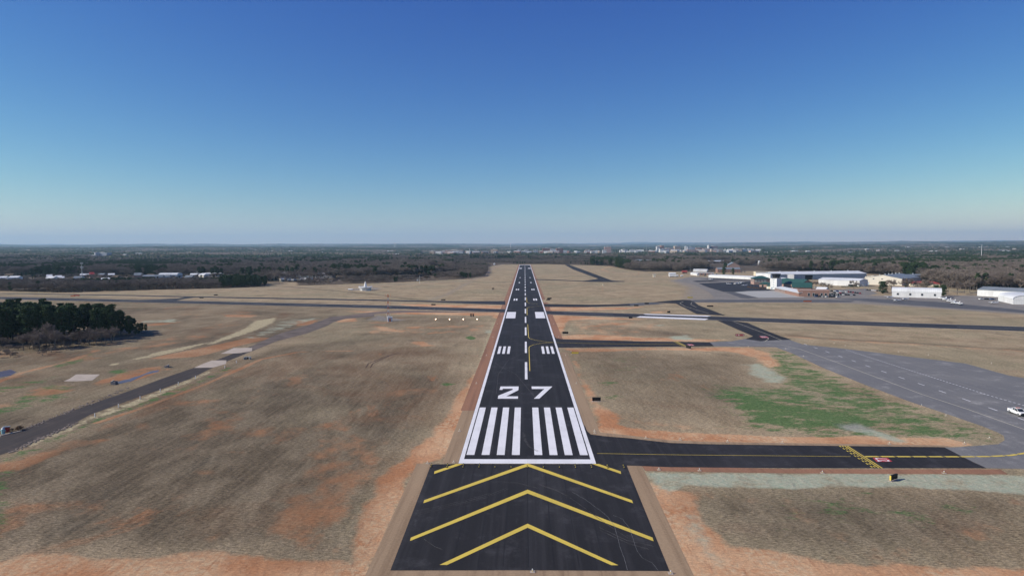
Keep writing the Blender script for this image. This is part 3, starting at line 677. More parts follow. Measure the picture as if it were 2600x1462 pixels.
ribbon(mb, px6([(300, 455), (480, 495), (800, 610), (1200, 760), (1600, 910), (2000, 1040), (2536, 1230), (2800, 1330)]), .3, .04)
ribbon(mb, px6([(-100, 447), (100, 455), (300, 455)]), .25, .04); ribbon(mb, px6([(150, 425), (185, 400), (180, 385)]), .3, .05)
ribbon(mb, [G(1860, 815.6), G(1952, 850), G(1985, 864)], .3, .05); ribbon(mb, [G(1735, 765), G(1726, 770), G(1740, 778), G(1800, 796)], .35, .05); ribbon(mb, [G(1790, 764), G(1756, 768), G(1754, 773), G(1768, 780)], .35, .05)
t = 0
struct('faded_taxi_lines', mb, MT['dyel'])
# scuffs, tyre arcs and pale cracks on the fresh asphalt
mb = MB()
def arc(pts, w): ribbon(mb, px4(pts), w, .0655)
random.seed(3)
def wob(pts, n=5, a=2.):
    out = []
    for p, q in zip(pts[:-1], pts[1:]):
        for i in range(n): t_ = i/n; out.append((p[0]*(1-t_)+q[0]*t_+random.uniform(-a, a), p[1]*(1-t_)+q[1]*t_+random.uniform(-a, a)))
    return out+[pts[-1]]
arc(wob([(2000, 675), (2120, 745), (2250, 840), (2330, 905), (2390, 990), (2420, 1090), (2440, 1180), (2480, 1280), (2510, 1395)]), .06)
arc(wob([(2380, 890), (2470, 930), (2530, 1010), (2560, 1100), (2600, 1220), (2650, 1285), (2740, 1330), (2790, 1395)]), .05)
struct('pale_cracks', mb, mat('pale_crack_dust', (.16, .16, .165), .9, .5, 1.))
mb = MB()
for pts in ([(560, 880), (900, 800), (1200, 720), (1400, 640)], [(570, 850), (1000, 760), (1250, 690)], [(1700, 610), (1850, 660), (2000, 740), (2150, 850), (2300, 960), (2500, 1090)], [(1690, 600), (1840, 650), (1980, 720)],
            [(1545, 130), (1560, 200), (1600, 260), (1670, 300)], [(1553, 130), (1570, 200), (1612, 262), (1690, 300)], [(2250, 1000), (2500, 1120), (2740, 1170)], [(2260, 1030), (2520, 1150), (2700, 1200)], [(1250, 580), (1500, 590), (1680, 640)], [(640, 1110), (740, 1180), (800, 1200)]):
    arc(wob(pts, 6, 2.), .07); arc(wob([(x+14, y+9) for x, y in pts], 6, 2.), .05)
ribbon(mb, [G(1360, 1010), G(1310, 950), G(1270, 930), G(1255, 920)], .12, .0655); ribbon(mb, [G(1260, 1000), G(1265, 950), G(1290, 915), G(1330, 895)], .12, .0655)
struct('tyre_scuffs', mb, mat('tyre_scuff', (.085, .08, .08), .9, .6, .6))
mb = MB()
for x0, x1 in ((-7.65, -7.6), (-.03, .03), (7.6, 7.65), (-3.83, -3.79), (3.79, 3.83), (-11.5, -11.46), (11.46, 11.5)): rect(mb, x0-.04, x1+.04, -54, 900, .054)
struct('paving_joints', mb, mat('joint_tar', (.012, .012, .013), .8, .1))
# tracks in the grass (pair of mud ruts)
mb = MB()
for off in (0, 14):
    ribbon(mb, [G(600+(1190+off*3)/3.623, 750+(665)/3.623), G(600+(1215+off*3)/3.623, 750+625/3.623), G(600+(1300+off*2)/3.623, 750+590/3.623), G(600+(1400+off)/3.623, 750+552/3.623), G(600+1500/3.623, 750+530/3.623)], .5, .02)
struct('mud_ruts', mb, mat('dark_mud', (.07, .04, .028), .9, .3, 1.))
# aprons, service road, slabs, water
sheet('apron', [(1712, 712), (1750, 704), (1810, 705.5), (1912, 711), (1960, 722), (2010, 738), (2060, 750), (2110, 758), (2200, 752.5), (2300, 754), (2345, 752), (2400, 750), (2640, 752), (2700, 800), (2600, 796), (2410, 783.5), (2294, 774.5), (2190, 768), (2100, 767.5), (1762, 768), (1745, 762.5), (1780, 760.5), (1815, 757), (1800, 742), (1760, 722)], MT['apron'], .024)
sheet('apron_sealed_strip', [(1752, 765.5), (1762, 761.6), (1900, 760.8), (2100, 761), (2170, 763.5), (2160, 767.2), (1900, 766.8), (1762, 767)], MT['seal'], .032)
sheet('apron_sealed_strip', [(2115, 758), (2200, 757.5), (2294, 762), (2380, 766), (2469, 774.4), (2540, 781), (2640, 792), (2640, 798), (2600, 794), (2500, 786.5), (2410, 781.5), (2294, 773), (2197, 764.5)], MT['seal'], .032)
navy = MT['tar_c']
sheet('apron_new_asphalt', [(1773, 719.3), (1858, 716.5), (1905, 714.2), (1930, 722), (1960, 735), (1952, 737.6), (1899, 738.8), (1865, 741.4), (1837, 740.6), (1800, 730)], navy, .034)
sheet('apron_new_asphalt', [(1758, 713.8), (1770, 712.4), (1804, 711.8), (1845, 714.2), (1800, 715.2), (1770, 716)], navy, .036)
sheet('apron_new_asphalt', [(1776, 708.8), (1820, 707), (1912, 711.5), (1912, 713.2), (1850, 711.5), (1800, 710)], navy, .036)
sheet('concrete_apron', [(1865, 741.6), (1899, 739), (1967.4, 738.3), (2010, 745), (2044, 754.8), (1927, 755.6)], MT['conc'], .03)
sheet('apron_sealed_strip', [(1840, 741.6), (1863, 741.9), (1925, 755.9), (1900, 757.5), (1880, 756), (1862, 749)], MT['seal'], .028)
sheet('car_park', [(2118, 735), (2200, 733), (2230, 745), (2190, 753), (2125, 755), (2110, 750)], MT['apron'], .02)
low = [(-60, 1178), (0, 1154.5), (55, 1136.5), (110, 1111.7), (171, 1084), (229, 1052), (331, 1015), (414, 986), (483, 961), (530, 937.7), (579.6, 915.6), (621, 899), (702, 866), (780, 846), (828, 828), (848, 817), (877, 809.3), (950, 803)]
up = [(950, 791.9), (886, 800.2), (838, 804.5), (819, 813), (770, 829), (700, 850), (640, 878), (590, 898), (552, 912.9), (491, 933.5), (414, 959.8), (317, 995.7), (229, 1026), (138, 1059), (69, 1084), (0, 1108.8), (-60, 1130)]
il = [p for p in low if p[0] <= 622]; iu = [p for p in up if p[0] <= 640]
sheet('service_road', il+iu, MT['road'], .024)
sheet('dirt_track', [(621, 899), (702, 866), (780, 846), (828, 828), (848, 817), (877, 809.3), (950, 803)]+[p for p in up if p[0] >= 640], mat('dirt_track_soil', (.125, .10, .085), .95, .35, .12), .024)
sheet('gravel_track', [(1280, 793.5), (1016, 787.5), (950, 791.5), (886, 800), (900, 803), (960, 797), (1040, 793)], mat('gravel_track', (.17, .13, .105), .95, .25, .3), .028)
def px1(pts): return [(x/3.623, 750+y/3.623) for x, y in pts]
for P in ([(585, 788), (640, 765), (700, 725), (918, 725), (850, 780), (700, 788)], [(1785, 665), (1870, 625), (1950, 597), (2083, 595), (2080, 628), (1960, 662)], [(2030, 535), (2150, 482), (2320, 480), (2318, 510), (2200, 530)]):
    sheet('concrete_slab', px1(P), MT['slab'], .05)
sheet('pond', [(296.6, 969.9), (310, 965.5), (327.6, 962), (340, 957), (355, 953.6), (378, 944), (390, 941), (405, 938.8), (401, 943.5), (370, 950.5), (351, 959), (334, 967.5), (304, 973.8)], MT['water'], .03)
sheet('creek', [(-60, 962), (0, 943), (27, 937.7), (42, 944), (27, 953), (0, 958), (-60, 975)], MT['water'], .03)

# ------------------------------------------------------------------ trees
def quads(mb, cs, sizes, rng, up=.3, mi=0):
    "scatter small randomly turned leaf quads"
    n = len(cs)
    a = rng.normal(size=(n, 3)); a /= np.linalg.norm(a, axis=1)[:, None]
    b = rng.normal(size=(n, 3)); b -= (b*a).sum(1)[:, None]*a; b /= np.linalg.norm(b, axis=1)[:, None]
    s = np.asarray(sizes)[:, None]
    k = len(mb.v); P = np.stack([cs-a*s-b*s*.6, cs+a*s-b*s*.6, cs+a*s+b*s*.6, cs-a*s+b*s*.6], 1).reshape(-1, 3)
    mb.v += [tuple(p) for p in P]; mb.f += [(k+4*i, k+4*i+1, k+4*i+2, k+4*i+3) for i in range(n)]; mb.m += [mi]*n
def bare_crown(seed, h, spread, twigs, tw=.06, ln=1.1):
    rng = np.random.default_rng(seed); rnd = random.Random(seed); mb = MB(); tips = []
    def grow(p, d, L, r, lev):
        q = p+d*L; mb.tube(p, q, r, r*.6, 5 if lev < 1 else 3, cap=False)
        if lev >= 3: tips.append((p, q)); return
        n = 3 if lev < 2 else 4
        for i in range(n):
            az = rnd.uniform(0, 6.283); e = rnd.uniform(.35, .95); o_ = d.orthogonal().normalized(); o2 = d.cross(o_)
            nd = (d*math.cos(e)+(o_*math.cos(az)+o2*math.sin(az))*math.sin(e)+Vector((0, 0, .15))).normalized()
            st = p+d*L*rnd.uniform(.45, 1); grow(st, nd, L*rnd.uniform(.62, .85), r*.5, lev+1)
    for i in range(6):
        az = i*2.1+rnd.uniform(0, .8); e = rnd.uniform(.15, .9)
        d = Vector((math.cos(az)*math.sin(e)*spread, math.sin(az)*math.sin(e)*spread, math.cos(e))).normalized()
        grow(Vector((0, 0, h*rnd.uniform(.22, .42))), d, h*.25, h*.011, 0)
    n = twigs; T = [tips[i] for i in rng.integers(0, len(tips), n)]
    u = rng.random(n); P = np.array([a.lerp(b, f) for (a, b), f in zip(T, u)]); dv = np.array([tuple((b-a).normalized()) for a, b in T])+rng.normal(size=(n, 3))*.55
    dv /= np.linalg.norm(dv, axis=1)[:, None]; L = rng.uniform(.5, 1, n)*ln*h/13
    sd_ = rng.normal(size=(n, 3)); sd_ -= (sd_*dv).sum(1)[:, None]*dv; sd_ /= np.linalg.norm(sd_, axis=1)[:, None]
    k = len(mb.v); A = P-sd_*tw; B = P+sd_*tw; C = P+dv*L[:, None]
    V = np.stack([A, B, C], 1).reshape(-1, 3); mb.v += [tuple(p) for p in V]; mb.f += [(k+3*i, k+3*i+1, k+3*i+2) for i in range(n)]; mb.m += [0]*n
    return mb
def pine_crown(seed, h, w, base=.3, n=70, q=46, s=.32):
    rng = np.random.default_rng(seed); mb = MB(); cs = []; sz = []
    for i in range(n):
        t = rng.random()**.8; z = h*(base+(1-base)*t); prof = math.sin(math.pi*min(1, .18+.82*(1-t)))**.6*(.55+.45*(1-t))
        r = w*prof*math.sqrt(rng.uniform(.12, 1)); a = rng.uniform(0, 6.283)
        c = np.array([r*math.cos(a), r*math.sin(a), z-r*.08]); R_ = rng.uniform(.55, 1.15)*w*.36
        m_ = int(q*rng.uniform(.7, 1.2)); p = rng.normal(size=(m_, 3)); p /= np.linalg.norm(p, axis=1)[:, None]
        p *= (rng.random(m_)**.4)[:, None]*R_*np.array([1, 1, .5]); cs.append(c+p); sz.append(rng.uniform(.5, 1.2, m_)*s*h/16)
        mb.tube((0, 0, z-r*.35), tuple(c), .05, .03, 3, 1, cap=False)
    quads(mb, np.concatenate(cs), np.concatenate(sz), rng, mi=0); return mb
def shrub_crown(seed, h, w, n=26, q=40, s=.2):
    rng = np.random.default_rng(seed); mb = MB(); cs = []
    for i in range(n):
        a = rng.uniform(0, 6.283); r = w*math.sqrt(rng.random())*.8; c = np.array([r*math.cos(a), r*math.sin(a), h*rng.uniform(.2, .85)*(1-.35*r/w)])
        p = rng.normal(size=(q, 3)); p /= np.linalg.norm(p, axis=1)[:, None]; cs.append(c+p*(rng.random(q)**.4)[:, None]*w*.3*np.array([1, 1, .8]))
    C = np.concatenate(cs); C[:, 2] = np.abs(C[:, 2]); quads(mb, C, rng.uniform(.6, 1.3, len(C))*s, rng); return mb
def tree_proto(kind, seed):
    root = empty(kind, (0, 0, 0)); root['category'] = 'tree'
    mb = MB(); rnd = random.Random(seed)
    if kind == 'pine_tree':
        c = pine_crown(seed, 17, 3.3, [.14, .24, .10, .30, .2][seed % 5]); c.build('crown', [MT['needle'], MT['trunk']], root)
        mb.tube((0, 0, -.2), (0, 0, 9), .24, .16, 6).tube((0, 0, 9), (0, 0, 16), .16, .04, 6); mb.build('trunk', MT['trunk'], root)
    elif kind == 'evergreen_tree':
        c = pine_crown(seed, 9, 3.6, .06, 80, 50, .34); c.build('crown', [MT['needle'], MT['trunk']], root); mb.tube((0, 0, -.2), (0, 0, 7), .25, .08, 6).build('trunk', MT['trunk'], root)
    else:
        bare_crown(seed, 13, 1.0, 3000, .06, 1.25).build('crown', MT['twig'], root)
        mb.tube((0, 0, -.2), (0, 0, 3.6), .3, .2, 7).tube((0, 0, 3.6), (0, 0, 6.8), .2, .09, 6); mb.build('trunk', MT['bark2'], root)
    return root
PINE = [tree_proto('pine_tree', i) for i in range(4)]
BARE = [tree_proto('bare_tree', 20+i) for i in range(4)]
PT = [(p, tree_of(p), 17.) for p in PINE]; BT = [(p, tree_of(p), 13.) for p in BARE]
used = set()
def put(protos, x, y, h, wide, label, group, cat='tree', rnd=random):
    p, tr, H = protos[rnd.randrange(len(protos))]
    z = float(terrain(np.array([x]), np.array([y]))[0]); s = h/H
    loc = (x, y, z); rz = rnd.uniform(0, 6.28); sc = (s*wide, s*wide, s)
    if p.name not in used:
        used.add(p.name); p.location = loc; p.rotation_euler = (0, 0, rz); p.scale = sc; o = p
    else: o = copy_tree(p, loc, rz, sc, ch=tr)
    o['label'] = label; o['category'] = cat; o['group'] = group; return o
rn = random.Random(11)
# the dark pine grove on the left: bases between two photo-space lines
n_p = n_b = 0
def grove(x0, x1, ylo, yhi, n, f):
    global n_p, n_b
    pts = []
    for i in range(n*12):
        x = rn.uniform(x0, x1); y = rn.uniform(ylo(x), yhi(x)); P = G(x, y)
        if all((P[0]-q[0])**2+(P[1]-q[1])**2 > 14 for q in pts): pts.append(P); f(P, x, y)
        if len(pts) >= n: break
front = lambda x: np.interp(x, [-260, 0, 120, 230, 300, 340, 372], [884, 882, 876, 868, 862, 854, 846])
grove(-230, 338, lambda x: front(x)-np.interp(x, [0, 250, 340], [42, 30, 12]), lambda x: front(x)-4, 112,
      lambda P, x, y: put(PT, P[0], P[1], rn.uniform(.84, 1.0)*np.interp(x, [-100, 60, 180, 280, 320, 340], [20, 19.5, 18.2, 16.4, 13.5, 9]), rn.uniform(1.0, 1.4), 'tall dark pine in the dense grove at the left edge', 'pines of the dark grove at left'))
for x, y, h in [(352, 849, 6.5), (360, 846, 6), (344, 853, 5.5), (370, 843, 4.8)]:
    P = G(x, y); put(PT, P[0], P[1], h, 1.25, 'small bushy pine at the tip of the left grove', 'small pines at the grove tip')
grove(-200, 300, lambda x: front(x)-3, lambda x: front(x)+10, 30,
      lambda P, x, y: put(BT, P[0], P[1], rn.uniform(5.5, 8.5), 1.2, 'bare grey tree growing in front of the dark pine grove', 'bare trees in front of the pine grove'))
grove(-200, 215, lambda x: front(x)+5, lambda x: front(x)+np.interp(x, [-200, 120, 215], [30, 26, 8]), 42,
      lambda P, x, y: put(BT, P[0], P[1], rn.uniform(1.8, 3.2), 1.9, 'low grey thicket in front of the bare trees at the left grove', 'low thickets before the left grove'))
for x, y, h in [(118, 884, 13.5), (60, 890, 8), (100, 888, 9), (225, 872, 9), (290, 866, 8), (200, 876, 8), (140, 886, 9.5)]:
    P = G(x, y); put(BT, P[0], P[1], h, 1.0, 'larger bare tree standing before the dark pine grove', 'larger bare trees before the grove')

# woods beyond the airfield, on a jittered grid in the world
def edge_y(u): return np.interp(u, ex, ey)
rng = np.random.default_rng(5)
cand = []
y = 400.
while y < 3100:
    sp = 6.3 if y < 1500 else 8.2
    hw = (y+CD)*.86+120
    xsg = np.arange(-hw, hw, sp); xx = xsg+rng.uniform(-.45, .45, len(xsg))*sp; yy = y+rng.uniform(-.45, .45, len(xsg))*sp
    ok = wooded(xx, yy, True, rng.random(len(xx))); cand.append(np.stack([xx[ok], yy[ok]], 1)); y += sp
cand = np.concatenate(cand); cx_, cy_ = cand[:, 0], cand[:, 1]
P0 = np.stack([cx_, cy_, np.zeros(len(cx_))], 1); cu, cv = PROJ(P0); Dc = np.hypot(cx_-CX, cy_+CD)
pn = fbm(cx_, cy_, 1/60., 31, 3)*.75+fbm(cx_, cy_, 1/400., 35, 2)*.3; side = np.clip((cu-1750)/500, 0, 1)*.07
pine_p = (pn+side+rng.normal(size=len(pn))*.03+np.where((cu > 1500) & (cu < 1600) & (cv > 666), .2, 0)) > .575
pine_p &= ~((cu > 2380) & (cv > 680) & (rng.random(len(cu)) < .8)); pine_p |= (cu > 560) & (cu < 678) & (cv > 722) & (cv < 732)
pine_p &= ~((cu < 560) & (cv > 728) & (rng.random(len(cu)) < .85)) 
gapn = fbm(cx_, cy_, 1/50., 77, 3) < .40
keep = ~(gapn & (rng.random(len(cu)) < .8)) | (Dc < 1000)
hgt = rng.uniform(10, 18, len(cu)); hgt[pine_p] = rng.uniform(14, 19.5, pine_p.sum())
hgt = np.where((cu < 600) & (cv > 702), rng.uniform(.8, 1.15, len(cu))*np.interp(cv, [716, 728, 736], [6.5, 9., 10.5]), hgt); hgt = np.where((cu > 560) & (cu < 678) & (cv > 722), rng.uniform(8, 15, len(cu)), hgt)
scrub = (cu > 750) & (cu < 1240) & (cv > edge_y(cu)-12); hgt = np.where(scrub, rng.uniform(4, 7, len(cu)), hgt); hgt = np.where(scrub & (cu > 1075), rng.uniform(6, 9.5, len(cu)), hgt)
pine_p &= ~(scrub & (cu < 1000)); hgt = np.where((cu > 2350) & (cv > 680), rng.uniform(11, 19, len(cu)), hgt); hgt = np.where((cu > 1940) & (cu < 2350) & (cv > 680), hgt*1.15, hgt)
hgt = np.where((cu > 1150) & (cu < 1500) & (cv > 660), rng.uniform(7, 10, len(cu)), hgt)
cu, cv, Dc, cx_, cy_, pine_p, hgt, scrub = (a[keep] for a in (cu, cv, Dc, cx_, cy_, pine_p, hgt, scrub))
infr = (cu > -60) & (cu < 2660)
order = np.argsort(Dc); indiv = np.zeros(len(Dc), bool); cnt = {0: 79, 1: 129}
LAB = [(700, 'bare brown tree in the wood along the far side of the left field', 'dark pine among bare trees beyond the left field'),
       (1260, 'low brown scrub tree at the wood edge behind the white beacon dome', 'green pine at the wood edge behind the left field'),
       (1700, 'grey bare tree in the wood beyond the far runway end', 'dark pine in the wood beyond the far runway end'),
       (2330, 'bare tree in the wood behind the long white hangars', 'tall pine in the wood behind the hangars'),
       (9999, 'large bare tree in the wood behind the right hand hangars', 'pine in the wood behind the right hand hangars')]
GRP = ['left field wood', 'dome side wood', 'runway end wood', 'hangar back wood', 'right hand wood']
for i in order:
    if not infr[i]: continue
    k = int(pine_p[i])
    if cnt[k] >= 296: continue
    cnt[k] += 1; indiv[i] = True
    b_ = next(j for j, l in enumerate(LAB) if cu[i] < l[0])
    put(PT if k else BT, cx_[i], cy_[i], hgt[i], rn.uniform(1.05, 1.4) if not scrub[i] else 1.7, LAB[b_][2 if k else 1], ('pines of the ' if k else 'bare trees of the ')+GRP[b_])
for p in PINE+BARE:
    if p.name not in used: bpy.data.objects.remove(p)
rest = ~indiv
def scatter(name, x, y, z, h, kind, wide, protos, H):
    me = bpy.data.meshes.new(name); n = len(x); me.vertices.add(n); me.vertices.foreach_set('co', np.stack([x, y, z], 1).astype(np.float32).ravel())
    sc = np.stack([h/H*wide, h/H*wide, h/H], 1).astype(np.float32)
    a = me.attributes.new('sc', 'FLOAT_VECTOR', 'POINT'); a.data.foreach_set('vector', sc.ravel())
    a = me.attributes.new('rz', 'FLOAT_VECTOR', 'POINT'); r_ = np.zeros((n, 3), np.float32); r_[:, 2] = rng.uniform(0, 6.28, n); a.data.foreach_set('vector', r_.ravel())
    a = me.attributes.new('kd', 'INT', 'POINT'); a.data.foreach_set('value', kind.astype(np.int32))
    o = bpy.data.objects.new(name, me); COL.objects.link(o); o['kind'] = 'stuff'
    g = bpy.data.node_groups.new(name, 'GeometryNodeTree'); g.interface.new_socket('Geometry', in_out='INPUT', socket_type='NodeSocketGeometry'); g.interface.new_socket('Geometry', in_out='OUTPUT', socket_type='NodeSocketGeometry')
    N = g.nodes; L = g.links; gi = N.new('NodeGroupInput'); go = N.new('NodeGroupOutput'); iop = N.new('GeometryNodeInstanceOnPoints'); g2i = N.new('GeometryNodeGeometryToInstance')
    for p in protos[::-1]:
        oi = N.new('GeometryNodeObjectInfo'); oi.inputs[0].default_value = p; oi.transform_space = 'ORIGINAL'; L.new(oi.outputs['Geometry'], g2i.inputs[0])
    def at(nm, ty):
        q = N.new('GeometryNodeInputNamedAttribute'); q.data_type = ty; q.inputs[0].default_value = nm; return q.outputs[0]
    L.new(gi.outputs[0], iop.inputs['Points']); L.new(g2i.outputs[0], iop.inputs['Instance']); iop.inputs['Pick Instance'].default_value = True
    L.new(at('kd', 'INT'), iop.inputs['Instance Index']); e2r = N.new('FunctionNodeEulerToRotation'); L.new(at('rz', 'FLOAT_VECTOR'), e2r.inputs[0]); L.new(e2r.outputs[0], iop.inputs['Rotation'])
    L.new(at('sc', 'FLOAT_VECTOR'), iop.inputs['Scale']); L.new(iop.outputs[0], go.inputs[0])
    md = o.modifiers.new('scatter', 'NODES'); md.node_group = g; return o
def crown_of(p): return [c for c in p.children if c.name.startswith('crown')][0]
bpy.context.view_layer.update()
for nm, k, protos, H, lab in (('bare_wood', 0, BARE, 13., 'mass of bare grey brown trees beyond the airfield'), ('pine_wood', 1, PINE, 17., 'mass of dark green pines scattered through the bare woods')):
    sel = rest & (pine_p == bool(k)); n = sel.sum()
    o = scatter(nm, cx_[sel], cy_[sel], terrain(cx_[sel], cy_[sel]), hgt[sel], rng.integers(0, len(protos), n), rng.uniform(1.1, 1.5, n), [crown_of(p) for p in protos], H)
    tag(o, lab, 'wood')
# rolling distant woods: a canopy surface of crowns, with real height
def distant_woods():
    th = np.linspace(-.80, .80, 1500); rr = [2750.]
    while rr[-1] < 33000: rr.append(rr[-1]*1.0034+2.2)
    rr = np.array(rr); T, Rr = np.meshgrid(th, rr); x = CX+Rr*np.sin(T); yv = -CD+Rr*np.cos(T)
    jit = rng.normal(size=x.shape)*1.0; x = x+rng.normal(size=x.shape)*Rr*.0003; yv = yv+rng.normal(size=x.shape)*Rr*.001
    z = terrain(x, yv)
    cl = fbm(x, yv, 1/420., 51, 4); cl2 = fbm(x, yv*.6, 1/70., 61, 3)
    pine = (cl*.55+cl2*.45+rng.normal(size=x.shape)*.05) > .50
    hh = 9+5*cl2+np.where(pine, 4.5, 0)+rng.normal(size=x.shape)*np.where(pine, 3., 2.)
    opn = (fbm(x, yv*.5, 1/300., 91, 3) > .66); hh = np.where(opn, 1.0, hh)
    uu, vv_ = PROJ(np.stack([x, yv, z], -1)); town = (uu > 1070) & (uu < 1930) & (Rr > 3400) & (Rr < 5200)
    hh = np.where(town, hh*.45, hh); z = z+np.maximum(hh, .6)
    z[0] = terrain(x[0], yv[0])-1; n = x.size; me = bpy.data.meshes.new('distant_woods'); me.vertices.add(n)
    me.vertices.foreach_set('co', np.stack([x.ravel(), yv.ravel(), z.ravel()], 1).astype(np.float32).ravel())
    nc_ = len(th); i = np.arange(len(rr)-1)[:, None]*nc_+np.arange(nc_-1)[None]; q = np.stack([i, i+1, i+nc_+1, i+nc_], -1).reshape(-1, 4).astype(np.int32)
    me.loops.add(q.size); me.loops.foreach_set('vertex_index', q.ravel()); me.polygons.add(len(q))
    me.polygons.foreach_set('loop_start', np.arange(0, q.size, 4, dtype=np.int32)); me.polygons.foreach_set('loop_total', np.full(len(q), 4, dtype=np.int32)); me.update(calc_edges=True)
    a = me.attributes.new('cover', 'FLOAT_COLOR', 'POINT'); c = np.zeros((n, 4), np.float32)
    vr = rng.uniform(.7, 1.3, n)
    cb = np.where(pine.ravel()[:, None], np.array([[.030, .048, .030]]), np.array([[.165, .138, .122]]))
    cb = np.where((opn.ravel() & (rng.random(n) < .8))[:, None], np.array([[.20, .17, .115]]), cb)
    c[:, :3] = cb*vr[:, None]; c[:, 3] = 1; a.data.foreach_set('color', c.ravel())
    m, t, b = new_mat('distant_canopy'); N = NT(t); an = N.n('ShaderNodeAttribute'); an.attribute_name = 'cover'; N.l(an.outputs['Color'], b.inputs['Base Color']); b.inputs['Roughness'].default_value = 1; b.inputs['Specular IOR Level'].default_value = 0
    me.materials.append(m); o = bpy.data.objects.new('distant_woods', me); COL.objects.link(o); tag(o, 'hazy blue green woodland rolling to the horizon', 'wood', kind='stuff')
distant_woods()

# ------------------------------------------------------------------ buildings
def frame(P0, P1):
    a = Vector(P0[:2]); b = Vector(P1[:2]); d = b-a; return a, d.length, math.atan2(d.y, d.x)
def bld(name, label, p0, p1, depth, h, wall, roof, kind='flat', rise=1., front=(), left=(), right=(), over=.3, parts=True, z0=0., cat='building', group=None, para=0.):
    a, L, rz = frame(G(*p0) if len(p0) == 2 else p0, G(*p1) if len(p1) == 2 else p1)
    root = empty(name, (a.x, a.y, z0), rz, label, cat, group); D = depth; mb = MB(); rf = MB(); o = over; t = .22
    mb.box(0, L, 0, D, -.3, h)
    if kind == 'flat':
        if para: 
            mb.box(-.02, L+.02, -.02, .3, h, h+para).box(-.02, L+.02, D-.3, D+.02, h, h+para).box(-.02, .3, .3, D-.3, h, h+para).box(L-.3, L+.02, .3, D-.3, h, h+para); rf.box(.31, L-.31, .31, D-.31, h+.01, h+.14)
        else: rf.box(-o, L+o, -o, D+o, h+.002, h+t)
    elif kind == 'gable':   # ridge along the front
        mb.add([(0, 0, h), (0, D, h), (0, D/2, h+rise), (L, 0, h), (L, D, h), (L, D/2, h+rise)], [(0, 2, 1), (3, 4, 5)])
        for s in (0, 1):
            y0 = -o if s == 0 else D+o; zz = h-rise*o/(D/2)+.01
            q = [(-o, y0, zz), (L+o, y0, zz), (L+o, D/2, h+rise+.01), (-o, D/2, h+rise+.01)]; rf.add(q+[(x, y_, z+t) for x, y_, z in q], [(0, 3, 2, 1), (4, 5, 6, 7), (0, 1, 5, 4), (1, 2, 6, 5), (2, 3, 7, 6), (3, 0, 4, 7)])
    elif kind == 'gable_end':
        mb.add([(0, 0, h), (L, 0, h), (L/2, 0, h+rise), (0, D, h), (L, D, h), (L/2, D, h+rise)], [(0, 1, 2), (4, 3, 5)])
        for s in (0, 1):
            x0 = -o if s == 0 else L+o; zz = h-rise*o/(L/2)+.01
            q = [(x0, -o, zz), (x0, D+o, zz), (L/2, D+o, h+rise+.01), (L/2, -o, h+rise+.01)]; rf.add(q+[(x, y_, z+t) for x, y_, z in q], [(0, 1, 2, 3), (4, 5, 6, 7), (0, 1, 5, 4), (1, 2, 6, 5), (2, 3, 7, 6), (3, 0, 4, 7)])
    elif kind == 'hip':
        r_ = min(L, D)/2; pts = [(-o, -o, h), (L+o, -o, h), (L+o, D+o, h), (-o, D+o, h)]
        if L >= D: a1, a2 = (D/2, D/2, h+rise), (L-D/2, D/2, h+rise)
        else: a1, a2 = (L/2, L/2, h+rise), (L/2, D-L/2, h+rise)
        rf.add(pts+[(x, y_, h+.18) for x, y_, _ in pts]+[a1, a2], [(0, 3, 2, 1), (0, 1, 5, 4), (1, 2, 6, 5), (2, 3, 7, 6), (3, 0, 4, 7)]+
               ([(4, 5, 9, 8), (5, 6, 9), (6, 7, 8, 9), (7, 4, 8)] if L >= D else [(4, 5, 8), (5, 6, 9, 8), (6, 7, 9), (7, 4, 8, 9)]))
    elif kind == 'arch':    # barrel along the front
        n = 14; pr = [(D/2-(D/2+.15)*math.cos(math.pi*i/n), h+rise*math.sin(math.pi*i/n)**.8) for i in range(n+1)]
        for x in (0, L): mb.add([(x, py, pz) for py, pz in pr], [tuple(range(n+1))] if x else [tuple(range(n+1))[::-1]])
        for i in range(n):
            (ya, za), (yb, zb) = pr[i], pr[i+1]; rf.add([(-.3, ya, za+.02), (L+.3, ya, za+.02), (L+.3, yb, zb+.02), (-.3, yb, zb+.02), (-.3, ya, za+.2), (L+.3, ya, za+.2), (L+.3, yb, zb+.2), (-.3, yb, zb+.2)],
                [(0, 3, 2, 1), (4, 5, 6, 7), (0, 1, 5, 4), (2, 3, 7, 6), (1, 2, 6, 5), (3, 0, 4, 7)])
    if parts and kind in ('gable', 'gable_end') and L*D > 1400:
        for i in range(5):
            t_ = (i+.6)/5.2; vx, vy = (L*t_, D/2) if kind == 'gable' else (L/2, D*t_)
            MB().tube((vx, vy, h+rise+.1), (vx, vy, h+rise+1.1), .5, .5, 10).tube((vx, vy, h+rise+1.1), (vx, vy, h+rise+1.35), .8, .5, 10).build('roof_vent', MT['wdoor'], root)
    if parts:
        mb.build('wall', wall, root); rf.build('roof', roof, root)
        def opening(u0, u1, zz0, zz1, nm, m, face, fr=True):
            q = MB(); e = .06
            if face == 'f': q.box(u0, u1, -e, .02, zz0, zz1)
            elif face == 'l': q.box(-e, .02, u0, u1, zz0, zz1)
            else: q.box(L-.02, L+e, u0, u1, zz0, zz1)
            w_ = q.build(nm, m, root)
            if nm == 'window' and fr:
                k = MB(); b_ = .12
                for A, B, C, D_ in ((u0-b_, u1+b_, zz1, zz1+b_), (u0-b_, u1+b_, zz0-b_, zz0), (u0-b_, u0, zz0, zz1), (u1, u1+b_, zz0, zz1)):
                    if face == 'f': k.box(A, B, -.11, .01, C, D_)
                    elif face == 'l': k.box(-.11, .01, A, B, C, D_)
                    else: k.box(L-.01, L+.11, A, B, C, D_)
                k.build('frame', MT['wdoor'], w_)
